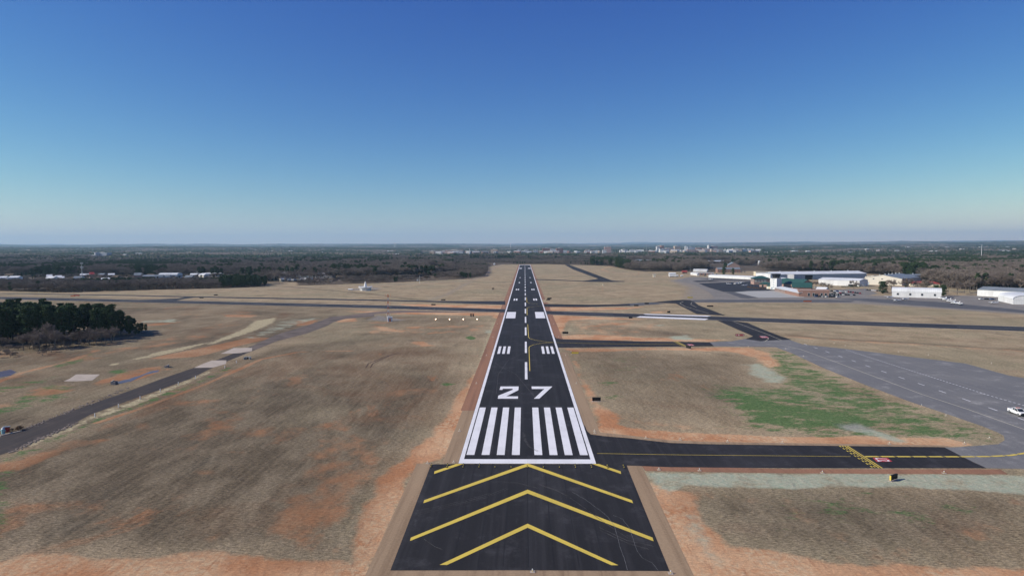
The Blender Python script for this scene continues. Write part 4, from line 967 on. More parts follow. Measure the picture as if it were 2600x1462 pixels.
        for face, lst in (('f', front), ('l', left), ('r', right)):
            for u0, u1, za, zb, nm, m in lst: opening(u0, u1, za, zb, nm, m, face)
    return root, L
g_ = MT['glass']; wd_ = MT['wdoor']
# row of small hangars
r_, L = bld('hangar', 'very long low white hangar beyond the navy blue apron', (1799, 704.2), (1913, 709.6), 12, 3.7, MT['wwall'], MT['wroof'], 'gable', .9)
for i in range(11): MB().box(L*(i+.12)/11, L*(i+.88)/11, -.05, .02, 0, 3.1).build('door', wd_, r_)
# office block behind the tower
bld('office_building', 'white two storey block directly behind the control tower', (1919, 713), (1956, 715.5), 12, 11, MT['wwall'], MT['wroof'], 'flat', front=[(2, 4, 4, 5.4, 'window', g_), (6, 8, 4, 5.4, 'window', g_)], right=[(3, 6, 0, 3, 'door', MT['grwall'])])
bld('storage_building', 'pale pinkish building with flat roof behind the white block', (1919, 700), (1953, 700), 14, 6.5, MT['cream'], MT['beige'], 'flat', front=[(8, 18, 2, 5, 'door', wd_)])
# green roofed building left of tower
bld('pavilion', 'two storey tan building under a green pyramid roof left of the tower', (1914.5, 722.5), (1955, 722.5), 15, 7.4, MT['brick2'], MT['green'], 'hip', 3.6, over=1.2, front=[(1+3.8*i, 3.6+3.8*i, 3.6, 6.2, 'window', MT['cream']) for i in range(4)], left=[(2+4*i, 4+4*i, 3.8, 6, 'window', g_) for i in range(3)])
bld('canopy', 'low green hipped porch roof between pavilion and tower', (1928, 728), (1955, 729), 8, 3.4, MT['brick2'], MT['green'], 'hip', 2.4, over=.9, front=[(3, 5, 0, 2.5, 'door', g_)])
bld('utility_building', 'small cream building at the foot of the control tower', (1946, 733), (1956, 733.6), 5, 3.1, MT['cream'], MT['green'], 'gable', 1.1, front=[(1, 2.2, 0, 2.2, 'door', wd_)])
# control tower
P = G(1955.3, 734); Q = G(1972, 735)
def tower():
    a, L, rz = frame(P, Q); root = empty('control_tower', (a.x, a.y, 0), rz, 'white airport control tower with a dark glazed cab on top', 'tower'); w = L; h = 12.4
    MB().box(0, w, 0, w, -.2, h).build('wall', MT['wwall'], root)
    for k in range(4): MB().box(w*.45, w*.6, -.06, .02, 2+2.7*k, 3.1+2.7*k).build('window', MT['grwall'], root)
    MB().box(w*.15, w*.38, -.06, .02, 0, 2.3).build('door', MT['grwall'], root)
    c = w/2; r0, r1 = w*.44, w*.56
    def ring(r, z): return [(c+r*math.cos(math.pi/8+i*math.pi/4), c+r*math.sin(math.pi/8+i*math.pi/4), z) for i in range(8)]
    MB().loft([ring(w*.6, h), ring(w*.6, h+.5)]).build('deck', MT['groof'], root)
    MB().loft([ring(r0, h+.5), ring(r0, h+2.)]).build('cab_base', MT['black'], root)
    cab = MB().loft([ring(r0, h+2.), ring(r1, h+4.6)]).build('cab', MT['glass'], root)
    for i in range(8):
        a1 = ring(r0+.03, h+2.)[i]; b1 = ring(r1+.03, h+4.6)[i]; MB().tube(a1, b1, .09, .09, 4).build('mullion', MT['black'], cab)
    MB().loft([ring(r1+.35, h+4.6), ring(r1+.2, h+5.1)]).build('roof', MT['black'], root)
    rl = MB()
    for i in range(8):
        p, q = ring(w*.6, h+1.5)[i], ring(w*.6, h+1.5)[(i+1) % 8]; rl.tube(p, q, .04, .04, 4); rl.tube((p[0], p[1], h+.5), p, .04, .04, 4)
    rl.build('railing', MT['black'], root)
    for dx, dy, hh in ((-1, 1, 2.4), (1.2, .5, 3), (.3, -1.2, 1.8), (-.5, -.6, 2.8)): MB().tube((c+dx, c+dy, h+5.1), (c+dx, c+dy, h+5.1+hh), .05, .03, 5).build('antenna', MT['wdoor'], root)
tower()
# terminal
def win(n, a, step, w, z0, z1, m=g_): return [(a+step*i, a+step*i+w, z0, z1, 'window', m) for i in range(n)]
bld('terminal_building', 'long brick terminal with white parapet facing the concrete apron', (2028, 753), (2106, 754.5), 20, 5.2, MT['brick'], MT['wroof'], 'flat', para=1.1,
    front=win(2, 8, 4, 1.8, .6, 3.6)+[(13.5, 17, 0, 3, 'door', g_)]+win(5, 19, 3.6, 1.9, .5, 3.7), left=win(5, 2, 3.4, 1, .6, 3.4))
bld('terminal_wing', 'brick terminal wing under a grey metal canopy beside the tower', (1967, 738.5), (2028, 753), 14, 3.6, MT['brick'], MT['wroof'], 'gable', 1.2, over=.8, front=win(9, 2, 4.2, 1.3, .5, 2.9))
bld('terminal_hall', 'terminal hall with large green gabled roof beside the control tower', (1974, 732), (2034, 736), 18, 6.2, MT['brick2'], MT['green'], 'gable', 5., over=.8)
bld('terminal_hall', 'right hand terminal hall with darker green gabled roof and glazed end', (2012, 743), (2060, 744), 15, 6.0, MT['brick2'], MT['green'], 'gable', 4.2, over=.8, left=[(2+2.4*i, 3.6+2.4*i, 4, 5.8, 'window', g_) for i in range(5)])
bld('terminal_annex', 'white gabled annex at the right end of the brick terminal', (2072, 748), (2097, 749), 8, 5.6, MT['wwall'], MT['wroof'], 'gable', 1.8)
MB().box(0, 6, 0, 3, 2.9, 3.15).box(.2, .4, .2, .4, 0, 2.9).box(5.6, 5.8, .2, .4, 0, 2.9)
# hangars behind
bld('hangar', 'long grey hangar with bright white roof behind the terminal', (1972, 711), (2200, 708), 38, 8., MT['grwall'], MT['wroof'], 'gable', 3.2, over=.6, front=[(62+19*i, 79+19*i, 0, 6.4, 'door', MT['blue'] if i % 3 == 5 else MT['grwall']) for i in range(4)]+[(45, 57, 0, 6.5, 'door', MT['black'])])
bld('hangar', 'square white hangar block left end before the grey hangar', (1988, 710.5), (2016, 711), 10, 8.2, MT['wwall'], MT['wroof'], 'flat', front=[(3, 9, 0, 4, 'door', wd_)])
bld('hangar', 'small white lean to hangar with dark front beside the tower', (1972, 716), (1988, 717.5), 10, 5, MT['grwall'], MT['wroof'], 'gable', 1.1, front=[(1, 7, 0, 3.8, 'door', MT['black'])])
bld('hangar', 'white gabled hangar behind the terminal car park', (2078, 723), (2182, 727), 26, 6.6, MT['wwall'], MT['wroof'], 'gable', 2.2, front=[(36, 46, 0, 2.2, 'door', MT['black'])]+win(3, 48, 3, 1.2, 1, 2.2))
bld('hangar', 'large beige hangar with grey blue roof behind the car park', (2194, 722), (2290, 725.5), 62, 8.4, MT['beige'], MT['groof'], 'gable_end', 4.2, over=.4, front=[(3, 6, 0, 3, 'door', MT['grwall']), (10, 12, 7, 8, 'window', g_), (20, 22, 7, 8, 'window', g_)], left=[(4, 10, 0, 4, 'door', wd_)])
bld('warehouse', 'long pale warehouse stretching right behind the red roofed building', (2236, 718), (2380, 711.5), 22, 7.5, MT['beige'], MT['groof'], 'gable', 1.6, front=win(6, 60, 6, 2, 1, 2.4))
bld('office_building', 'low cream building with a red tiled roof between bare trees', (2313, 727), (2386, 728), 11, 3.5, MT['cream'], MT['redroof'], 'hip', 2.6, over=.7, front=win(7, 2, 4.2, 1.3, 1, 2.2)+[(6.2, 7.6, 0, 2.2, 'door', g_)])
r_, L = bld('hangar', 'white barrel roofed hangar with four square windows at the apron', (2264.5, 753.7), (2390, 757.5), 17, 4.8, MT['wwall'], MT['wroof'], 'arch', 4.0,
    front=[(L_, L_+1.7, 2.0, 3.9, 'window', g_) for L_ in (4, 14, 23.5, 33.5)], left=[(1+3.1*i, 3.6+3.1*i, 0, 5, 'door', MT['blue']) for i in range(5)])
bld('hangar', 'greenish white hangar with grey gabled roof at the right edge', (2481, 751), (2640, 760), 22, 6., MT['wwall'], MT['groof'], 'gable', 2.6, front=[(14, 24, 0, 4.6, 'door', wd_)]+win(3, 28, 5, 1.5, 1.5, 3), left=[(4, 12, 0, 4.6, 'door', wd_)])
bld('hangar', 'small white barrel hangar with wide open front at right edge', (2534, 763.5), (2572, 772.5), 26, 4.2, MT['wwall'], MT['wroof'], 'arch', 3.6, front=[(2, 13, 0, 4.8, 'door', wd_)])
bld('hangar', 'low white hangar annex at the lower right of the barrel hangar', (2574, 772.5), (2640, 774), 14, 3.8, MT['wwall'], MT['wroof'], 'gable', 1.5, front=[(4, 9, 0, 2.8, 'door', wd_)])
bld('house', 'pale house with dark windows among bare trees at right edge', (2585, 718), (2612, 718), 10, 4.2, MT['cream'], MT['groof'], 'gable', 1.8, front=win(4, 1.5, 3.2, 1.2, 1, 2.8))
bld('house', 'red brick school like block with grey roof behind the T shaped pines', (1822, 692), (1880, 692), 20, 6.2, MT['brick'], MT['groof'], 'gable', 3., front=win(8, 3, 6.5, 2, 1, 3))
bld('house', 'grey roofed hall with tall gable behind the red brick block', (1848, 684), (1878, 684), 24, 8, MT['brick2'], MT['groof'], 'gable_end', 7, front=win(3, 6, 8, 2, 1, 3))
bld('shop_building', 'low red brick shop row left of the long white hangar', (1766, 698.6), (1812, 699), 12, 3.8, MT['brick'], MT['wroof'], 'flat', front=win(6, 3, 6, 2.6, .5, 2.8))
bld('shop_building', 'bright red roofed kiosk in the yard beside fuel tanks', (1732, 694.5), (1745, 694.5), 8, 3., MT['brick'], MT['redroof'], 'gable', 2.2, front=[(2, 4, 0, 2.2, 'door', g_)])
bld('shed', 'white shed with sloping roof in the yard behind the kiosk', (1760, 690), (1795, 690.5), 10, 3.6, MT['wwall'], MT['wroof'], 'gable', 1.6, front=[(4, 8, 0, 3, 'door', wd_)])
bld('house', 'yellow and white long building between trees above the brick block', (1794, 669), (1842, 668), 14, 6, MT['cream'], MT['wroof'], 'gable', 2.2, front=win(8, 4, 8, 2.4, 1.5, 3.5))
bld('shed', 'small white tower like shed among pines right of the brick block', (1926, 673), (1934.5, 673), 9, 9.5, MT['wwall'], MT['wroof'], 'gable', 2, front=win(2, 2.5, 4, 2, 4, 6))
bld('warehouse', 'grey green roofed warehouse in the wood right of the runway end', (1602, 668), (1656, 669), 45, 6.5, MT['grwall'], MT['groof'], 'gable', 4., front=win(5, 6, 12, 3, 1.5, 3.5))
# left settlement, each building distinct
def rowb(items):
    for nm, lab, x0, x1, yb, d, h, w, rf, kind, rise in items:
        r, L = bld(nm, lab, (x0, yb), (x1, yb-.3), d, h*1.25, MT[w], MT[rf], kind, rise*1.3, front=win(max(1, int((x1-x0)/9)), 2, 6., 2., 1., 2.4))
rowb([('shed', 'low white shed at the far left beyond the front trees', -8, 14, 716, 14, 5, 'wwall', 'wroof', 'gable', 1.5),
      ('shed', 'white gabled shed second from the left edge beyond trees', 21, 46, 716, 14, 5.2, 'wwall', 'wroof', 'gable', 1.6),
      ('house', 'small white roofed house left of the mobile phone mast', 118, 132, 713, 10, 5.4, 'cream', 'wroof', 'gable', 2),
      ('house', 'low grey roofed house at the foot of the mobile phone mast', 186, 208, 715, 12, 4.5, 'wwall', 'groof', 'gable', 1.6),
      ('house', 'red roofed house just right of the mobile phone mast', 228, 240, 706, 12, 5., 'brick2', 'redroof', 'gable', 2.6),
      ('shed', 'wide white shed among small vehicles right of red roof', 255, 278, 717, 12, 3.8, 'wwall', 'wroof', 'gable', 1.2),
      ('house', 'tan brick house with white porch in the left settlement', 340, 358, 711, 12, 6., 'brick2', 'groof', 'gable', 2.6),
      ('warehouse', 'dark low warehouse with long grey roof in left settlement', 360, 402, 711, 22, 4.5, 'trunk', 'groof', 'gable', 1.6),
      ('warehouse', 'white warehouse with curved bright roof in left settlement', 403, 450, 707.5, 20, 4.6, 'wwall', 'wroof', 'arch', 2.4),
      ('shop_building', 'cream shop block with white upper wall in left settlement', 488, 506, 701, 14, 5.5, 'cream', 'wroof', 'flat', 1),
      ('warehouse', 'long low white warehouse right of the cream shop block', 510, 560, 702, 14, 3.6, 'wwall', 'wroof', 'gable', 1.2),
      ('warehouse', 'black gabled workshop beside the dark pines', 680, 702, 713, 22, 5.5, 'black', 'wroof', 'gable_end', 2.2),
      ('warehouse', 'long flat white roofed factory behind the black workshop', 700, 740, 704, 26, 4.6, 'grwall', 'wroof', 'gable', 1.4),
      ('office_building', 'tan stepped office block in the middle of the factory site', 726, 745, 710.5, 16, 7, 'cream', 'beige', 'flat', 1),
      ('warehouse', 'very long grey factory with white roof units on the left', 745, 812, 704.5, 30, 5.8, 'grwall', 'groof', 'gable', 1.6),
      ('warehouse', 'right end of the factory with pale roof and dark doors', 800, 845, 706.5, 26, 5.2, 'beige', 'wroof', 'gable', 1.4),
      ('shed', 'small cream shed in the bare field before the factory', 714, 722, 715.5, 6, 3, 'cream', 'wroof', 'gable', 1),
      ('warehouse', 'long white roof in the wood left of the runway end', 1094, 1108, 678, 16, 5, 'wwall', 'wroof', 'gable', 1.6),
      ('warehouse', 'pinkish flat shed behind the scrub left of the runway end', 1112, 1128, 678.3, 12, 3.6, 'brick2', 'beige', 'flat', 1)])
# parked trailers on the factory yard and vehicles seen as white specks
trl = empty('truck_trailer', (0, 0, 0)); tag(trl, None, 'trailer')
MB().box(0, 12, 0, 2.5, 1.2, 3.9).build('box', MT['wwall'], trl); MB().box(.3, 11.7, .4, 2.1, .9, 1.2).build('chassis', MT['black'], trl)
for xw in (1.5, 2.8, 10.5):
    for yw in (.1, 2.4): MB().tube((xw, yw-.12, .5), (xw, yw+.12, .5), .5, .5, 10).build('wheel', MT['rubber'], trl)
TT = tree_of(trl); first = True
for i, (x, y_) in enumerate([(596+7*j+rn.uniform(-2, 2), yy) for j in range(11) for yy in (703, 706.5, 710)][:30]+[(730, 714), (748, 714), (762, 713), (775, 712)]):
    P = G(x, y_); lab = 'white truck trailer in the crowded yard beyond the dark pines'
    if first: trl.location = P; trl.rotation_euler = (0, 0, .4); trl['label'] = lab; trl['group'] = 'trailers in the factory yard'; first = False
    else: copy_tree(trl, P, rn.uniform(-.6, 1.2), 1, lab, 'trailers in the factory yard', TT)
# ------------------------------------------------------------------ distant town
def facade(name, col, win_col=(.08, .09, .11), fw=3.5, fh=3.4):
    m, t, b = new_mat(name); N = NT(t); b.inputs['Roughness'].default_value = .8
    sx = N.n('ShaderNodeSeparateXYZ'); N.l(N.tc.outputs['Object'], sx.inputs[0])
    u = N.m('ADD', sx.outputs[0], sx.outputs[1]); fu = N.m('FRACT', N.m('DIVIDE', u, fw), 0); fv = N.m('FRACT', N.m('DIVIDE', sx.outputs[2], fh), 0)
    w = N.m('MULTIPLY', N.m('GREATER_THAN', fu, .5), N.m('GREATER_THAN', fv, .45)); N.l(N.mix(w, col, win_col), b.inputs['Base Color']); return m
FC = {'red': facade('red_facade', (.30, .14, .11)), 'tan': facade('tan_facade', (.55, .42, .31)), 'white': facade('white_facade', (.72, .71, .68)), 'purple': facade('brown_facade', (.22, .15, .16)), 'grey': facade('grey_facade', (.42, .45, .5)), 'pink': facade('pale_red_facade', (.50, .33, .28))}
def far(lab, x0, x1, yt, D, fc, dep=30, name='office_building', roof='wroof', step=None):
    yt = yt+1.3 if D > 3400 else yt
    a = AT(x0, D, yt); b = AT(x1, D, yt); zt = (a[2]+b[2])/2; zb = float(terrain(np.array([a[0]]), np.array([a[1]]))[0])-2
    zt = max(zt, zb+9); Lx = (b[0]-a[0]); root = empty(name, (a[0], a[1], zb), rn.uniform(-.12, .12), lab, 'building')
    H = zt-zb; mb = MB().box(0, Lx, 0, dep, 0, H); 
    if step: mb.box(-Lx*.25, 0, 2, dep-2, 0, H*step)
    mb.build('wall', FC[fc], root); r = MB().box(-.4, Lx+.4, -.4, dep+.4, H+.01, H+1.0)
    if step: r.box(-Lx*.25, -.5, 2, dep-2, H*step+.01, H*step+.8)
    r.build('roof', MT[roof], root); MB().box(Lx*.3, Lx*.55, dep*.3, dep*.6, H+1.01, H+3.2).build('roof_unit', MT['beige'], root)
for it in [('tan block with flat roof left of the white roofed mall', 1091, 1103, 636.8, 3600, 'tan'), ('long mall with bright white roof on the distant town edge', 1130, 1177, 633.6, 4000, 'pink'),
    ('low white building right of the long mall', 1150, 1175, 636, 3800, 'white'), ('small white block right of the thin church spire', 1204, 1215, 635, 3900, 'pink'),
    ('square tan block with rounded top left of the runway axis', 1246, 1263, 631.5, 4000, 'tan'), ('cream housing row just left of the runway axis', 1312, 1322, 633.5, 4300, 'grey'),
    ('white housing row directly above the runway axis', 1331, 1342, 633.5, 4300, 'white'), ('small white house right of the runway axis', 1355, 1366, 634, 4300, 'grey'),
    ('long red brick block with white bands right of runway axis', 1378, 1400, 628.5, 4200, 'red'), ('pale wing in the middle of the long brick block', 1397, 1412, 631, 4100, 'white'),
    ('right wing of the long red brick block', 1413, 1430, 628.8, 4200, 'red'), ('low red brick building with white roof left of square block', 1489, 1507, 633.5, 4100, 'red'),
    ('tall square terracotta block standing alone', 1535, 1552, 625.5, 4200, 'pink'), ('white low annex at the foot of the square terracotta block', 1530, 1540, 634, 4000, 'white'),
    ('white houses right of the square terracotta block', 1580, 1594, 632, 4500, 'white'), ('low white row left of the downtown cluster', 1600, 1613, 633, 4500, 'white'),
    ('stepped white block at the left of downtown', 1668, 1676, 624.5, 5000, 'white'), ('dark red tower at the left of downtown', 1679, 1686, 622.2, 5000, 'red'),
    ('small pale tower beside the dark red tower', 1674, 1679, 623, 5050, 'pink'), ('white long building below the dark red tower', 1676, 1700, 631, 4700, 'white'),
    ('cream high block with many windows in downtown', 1713, 1728, 623.5, 5000, 'tan'), ('domed cream city hall beside the cream high block', 1740, 1744, 624.5, 4900, 'white'),
    ('long pink low block left of the city hall', 1692, 1712, 628.5, 4900, 'pink'), ('grey parking deck right of the city hall', 1746, 1764, 625.8, 5000, 'grey'),
    ('pink residential block with white base in downtown', 1745, 1766, 632, 4500, 'pink'), ('bright red block with white roof in downtown', 1768, 1785, 627.5, 4900, 'red'),
    ('brown wide high rise at the right of downtown', 1801, 1822, 623.5, 4900, 'purple'), ('tall narrow pale shaft beside the brown high rise', 1799, 1802.5, 622, 4890, 'white'),
    ('long cream building below the brown high rise', 1806, 1834, 631, 4600, 'tan'), ('low white building right of the long cream building', 1836, 1848, 633.5, 4600, 'white'),
    ('red brick wing below the bright red block', 1768, 1782, 633.5, 4500, 'red'), ('pale red block before the brown high rise', 1786, 1803, 630, 4700, 'pink'),
    ('cream dormitory block left of the dark notch', 1861, 1884, 630, 4500, 'tan'), ('grey middle part of the cream dormitory row', 1887, 1897, 631, 4500, 'grey'),
    ('white right end of the cream dormitory row', 1899, 1906, 631, 4500, 'white'), ('white slab at the right end of dormitory row', 1908, 1914, 631.2, 4500, 'white'),
    ('dark hospital block with white tower on the left horizon', 243, 273, 642, 2900, 'grey'), ('white stair tower of the dark hospital block', 239, 242.5, 641.5, 2880, 'white'), ('flat white roofed wing left of the white stair tower', 224, 239, 649, 2870, 'white'),
    ('white roofed store far out above the left woods', 380, 396, 644, 4200, 'white'), ('small white roof on the horizon left of the dome', 684, 693, 632, 7000, 'white'), ('low white roof above the left woods beyond the dome', 826, 842, 645, 4000, 'white'), ('white store far away at upper left of the dome', 590, 600, 652, 3200, 'white'),
    ('pale store row in the far right woods', 2186, 2199, 627.5, 5500, 'pink'), ('white roof right of the pale store row', 2220, 2232, 629.5, 5500, 'white'), ('white roof left of the pale store row', 2092, 2106, 631, 5000, 'white'), ('low white store at far right of the dormitories', 2012, 2018, 630, 5000, 'white'), ('small white roofs group in the far right woods', 2330, 2344, 632, 5000, 'white'), ('white roofed shop beside the small roofs group', 2352, 2366, 631, 5100, 'white')]:
    far(*it)
for grp, x0, x1, y0, y1, D0, D1, n in [('low pale buildings of the distant town right of the runway axis', 1590, 1920, 629, 636, 4000, 5000, 46), ('low pale buildings of the distant town around the runway axis', 1290, 1590, 632, 637, 3700, 4600, 26), ('low pale buildings of the distant town left of the runway axis', 1080, 1290, 634, 639, 3500, 4300, 16), ('scattered pale roofs in the far right woods', 1930, 2580, 628, 645, 3000, 5500, 22), ('scattered pale roofs in the far left woods', 20, 1060, 634, 660, 2900, 6000, 20)]:
    for i in range(n):
        x = rn.uniform(x0, x1); D = rn.uniform(D0, D1); yt = y0+(y1-y0)*(1-(D-D0)/(D1-D0))+rn.uniform(-.4, 1.4); a = AT(x, D, yt); zb = float(terrain(np.array([a[0]]), np.array([a[1]]))[0])-1; w_ = rn.uniform(14, 44); H = min(max(a[2]-zb, 13.5), 20); d_ = rn.uniform(12, 26)
        if 'woods' in grp: w_ *= .8; H = 17.5
        root = empty('town_building', (a[0], a[1], zb), rn.uniform(-.5, .5), 'one of the '+grp, 'building', grp)
        MB().box(0, w_, 0, d_, 0, H).build('wall', FC[rn.choice(['white', 'white', 'tan', 'pink', 'white', 'red', 'grey'])], root)
        r = MB().add([(-.5, -.5, H), (w_+.5, -.5, H), (w_+.5, d_+.5, H), (-.5, d_+.5, H), (-.5, d_/2, H+2.2), (w_+.5, d_/2, H+2.2)], [(0, 1, 5, 4), (2, 3, 4, 5), (0, 4, 3), (1, 2, 5), (0, 3, 2, 1)]); r.build('roof', MT[rn.choice(['wroof', 'wroof', 'groof', 'beige'])], root)
for i in range(18):
    x = rn.uniform(10, 590); y_ = rn.uniform(700, 716)
    P = G(x, y_); w_ = rn.uniform(8, 16); d_ = rn.uniform(7, 11); H = rn.uniform(4, 6); root = empty('house', (P[0], P[1], 0), rn.uniform(-.6, .6), 'small pale house among the bare trees of the left settlement', 'building', 'houses of the left settlement')
    MB().box(0, w_, 0, d_, -.2, H).build('wall', MT[rn.choice(['wwall', 'tan', 'beige', 'brick2', 'brick'])], root)
    MB().add([(-.5, -.5, H), (w_+.5, -.5, H), (w_+.5, d_+.5, H), (-.5, d_+.5, H), (-.5, d_/2, H+2.4), (w_+.5, d_/2, H+2.4)], [(0, 1, 5, 4), (2, 3, 4, 5), (0, 4, 3), (1, 2, 5), (0, 3, 2, 1)]).build('roof', MT[rn.choice(['wroof', 'groof', 'groof', 'trunk'])], root)
    MB().box(w_*.4, w_*.4+1.1, -.06, .02, 0, 2.2).build('door', MT['glass'], root)
# ------------------------------------------------------------------ masts
def mast(name, lab, x, D, yb, yt, r, mats, plat=0, cat='mast'):
    a = AT(x, D, yt); zb = float(terrain(np.array([a[0]]), np.array([a[1]]))[0]); H = a[2]-zb; root = empty(name, (a[0], a[1], zb), 0, lab, cat)
    n = 6
    for i in range(n): MB().tube((0, 0, H*i/n), (0, 0, H*(i+1)/n), r*(1-.1*i), r*(1-.1*(i+1)), 8).build('mast_section', mats[i % len(mats)], root)
    for k in range(plat):
        z = H-1.5-k*6; pl = MB().tube((0, 0, z), (0, 0, z+.25), 1.6, 1.6, 6).build('platform', MT['groof'], root)
        for i in range(6): c, s = math.cos(i*1.047), math.sin(i*1.047); MB().box(1.7*c-.18, 1.7*c+.18, 1.7*s-.12, 1.7*s+.12, z-.6, z+2).build('antenna', MT['wwall'], pl)
    return root
mast('phone_mast', 'tall pale mobile phone mast rising from the left woods', 207, 980, 710, 667, .75, [MT['wwall'], MT['conc']], 2)
mast('light_mast', 'thin pale mast beyond the wood edge left of the runway', 1065.5, 900, 714, 697.5, .22, [MT['wwall']])
mast('light_mast', 'very thin tall mast in the yard beside the red kiosk', 1752.5, 1060, 697, 667, .22, [MT['conc']])
mast('phone_mast', 'distant broad topped communications mast in the right woods', 2493, 2300, 655, 622, 1., [MT['wwall']], 1)
mast('phone_mast', 'thin distant mast left of the long brick block', 1370.5, 4000, 640, 622, 1.2, [MT['conc']])
mast('church_spire', 'white church spire rising above the distant town', 1192.3, 3800, 640, 630, 1.8, [MT['wwall']])
mast('phone_mast', 'thin distant mast left of downtown', 1641.5, 4600, 640, 620, 1.1, [MT['conc']])
def water_tower(x, yt, D, lab):
    a = AT(x, D, yt); zb = float(terrain(np.array([a[0]]), np.array([a[1]]))[0]); H = a[2]-zb; root = empty('water_tower', (a[0], a[1], zb), 0, lab, 'water tower'); r = 9
    MB().tube((0, 0, 0), (0, 0, H-r), 2.2, 2.2, 10).build('shaft', MT['wwall'], root)
    MB().loft([[(rr*math.cos(i*.524), rr*math.sin(i*.524), H-r+r*z) for i in range(12)] for rr, z in ((2.2, -.3), (r*.8, .1), (r, .45), (r*.8, .8), (1, 1))]).build('tank', MT['wwall'], root)
water_tower(1001, 616.5, 9000, 'left one of two white water towers on the horizon'); water_tower(1005, 616.5, 9000, 'right one of two white water towers on the horizon')
water_tower(1296.5, 617, 8500, 'white water tower on the horizon left of the runway axis'); water_tower(2590, 667, 1500, 'squat white water tower in the right woods')

# ------------------------------------------------------------------ airfield equipment
P = G(928, 737.5)
def vor():
    root = empty('radio_beacon', (P[0], P[1], 0), 0, 'round white navigation beacon building with a tall cone on its roof', 'beacon')
    MB().tube((0, 0, 0), (0, 0, 3.4), 6.4, 6.4, 40).build('wall', MT['wwall'], root)
    MB().tube((0, 0, 3.4), (0, 0, 3.8), 7.9, 7.9, 40).tube((0, 0, 3.8), (0, 0, 3.95), 7.6, 7.6, 40).build('roof', MT['wroof'], root)
    MB().loft([[(r*math.cos(i*.393), r*math.sin(i*.393), z) for i in range(16)] for r, z in ((1.9, 3.95), (1.6, 5.5), (.9, 8.8), (.45, 10), (.15, 10.4))]).build('cone', MT['wwall'], root, True)
    for i in range(22):
        a = i*2*math.pi/22; b_ = MB().tube((7.3*math.cos(a), 7.3*math.sin(a), 3.9), (7.3*math.cos(a), 7.3*math.sin(a), 5), .06, .06, 4).box(7.3*math.cos(a)-.2, 7.3*math.cos(a)+.2, 7.3*math.sin(a)-.2, 7.3*math.sin(a)+.2, 5, 5.35); b_.build('antenna', MT['wwall'], root)
    for a in (-1.9, -1.3, -2.4): c, s = math.cos(a), math.sin(a); MB().box(6.4*c-.6, 6.4*c+.6, 6.4*s-.5, 6.4*s+.3, 0, 2.2).build('door', MT['wdoor'], root)
vor()
P = G(890, 737.5); o = MB().tube((-2.6, 0, 1.1), (2.6, 0, 1.1), 1., 1., 14).box(-2, -1.6, -.8, .8, 0, .5).box(1.6, 2, -.8, .8, 0, .5).build('fuel_tank', MT['wwall']); o.location = P; tag(o, 'white horizontal tank left of the round beacon building', 'tank')
def lattice():
    P = G(986, 816); root = empty('antenna_tower', P, .15, 'red and white lattice antenna tower above its white equipment hut', 'tower'); H = 17.5; n = 9
    for i in range(n):
        z0, z1 = H*i/n, H*(i+1)/n; w0, w1 = .62-.035*i, .62-.035*(i+1); mb = MB()
        c0 = [(w0*x, w0*y, z0) for x, y in ((-1, -1), (1, -1), (1, 1), (-1, 1))]; c1 = [(w1*x, w1*y, z1) for x, y in ((-1, -1), (1, -1), (1, 1), (-1, 1))]
        for k in range(4): mb.tube(c0[k], c1[k], .06, .06, 4); mb.tube(c0[k], c1[(k+1) % 4], .04, .04, 3); mb.tube(c1[k], c1[(k+1) % 4], .04, .04, 3); mb.tube(c1[k], c0[(k+1) % 4], .04, .04, 3)
        mb.build('mast_section', MT['orange'] if i % 2 == 0 else MT['wwall'], root)
    for z, w in ((H-1.2, 1.5), (H*.62, 1.4), (H*.2, 1.1)):
        a = MB().box(-w, w, -.05, .05, z, z+.1).box(-.05, .05, -w, w, z, z+.1)
        for s in (-1, 1): a.tube((s*w, 0, z), (s*w, 0, z+2.1), .06, .05, 5); a.tube((0, s*w, z), (0, s*w, z+1.8), .06, .05, 5)
        a.build('antenna_arm', MT['orange'] if z > 10 else MT['wwall'], root)
    h = empty('equipment_hut', G(990, 816.5), .3, 'small white equipment hut at the foot of the lattice tower', 'hut')
    MB().box(-1.5, 1.6, 0, 2.6, 0, 2.9).build('wall', MT['wwall'], h); MB().box(-1.7, 1.8, -.15, 2.8, 2.91, 3.1).build('roof', MT['wroof'], h); MB().box(-.4, .5, -.05, .02, 0, 2.1).build('door', MT['orange'], h)
    f = MB()
    for i in range(8): f.tube((i*.9, 0, 0), (i*.9, 0, 1.5), .04, .04, 4)
    f.box(0, 6.3, -.02, .02, 1.4, 1.46).box(0, 6.3, -.02, .02, .7, .75); o = f.build('fence', MT['groof']); o.location = G(970, 815); tag(o, 'short wire fence left of the equipment hut', 'fence')
lattice()
# approach slope lights: lit lamps
pap = empty('slope_light', (0, 0, 0)); pap['category'] = 'light'
MB().box(-.7, .7, -.35, .45, .45, .85).build('housing', MT['orange'], pap)
for x in (-.55, .55):
    for y_ in (-.2, .3): MB().tube((x, y_, 0), (x, y_, .45), .05, .05, 5).build('leg', MT['groof'], pap)
MB().tube((0, -.36, .65), (0, -.44, .65), .3, .3, 12).build('lamp', mat('lit_lamp', (1, .9, .7), .5, 0, emit=(1, .86, .62, 6)), pap)
T = tree_of(pap)
for i, (x, l) in enumerate([(1106.5, 'leftmost'), (1141.5, 'second'), (1176.5, 'third'), (1211.5, 'rightmost')]):
    lab = l+' of the four lit approach lights left of the runway'; P = G(x, 812.5)
    if i == 0: pap.location = P; pap['label'] = lab; pap['group'] = 'approach slope lights'
    else: copy_tree(pap, P, 0, 1, lab, 'approach slope lights', T)
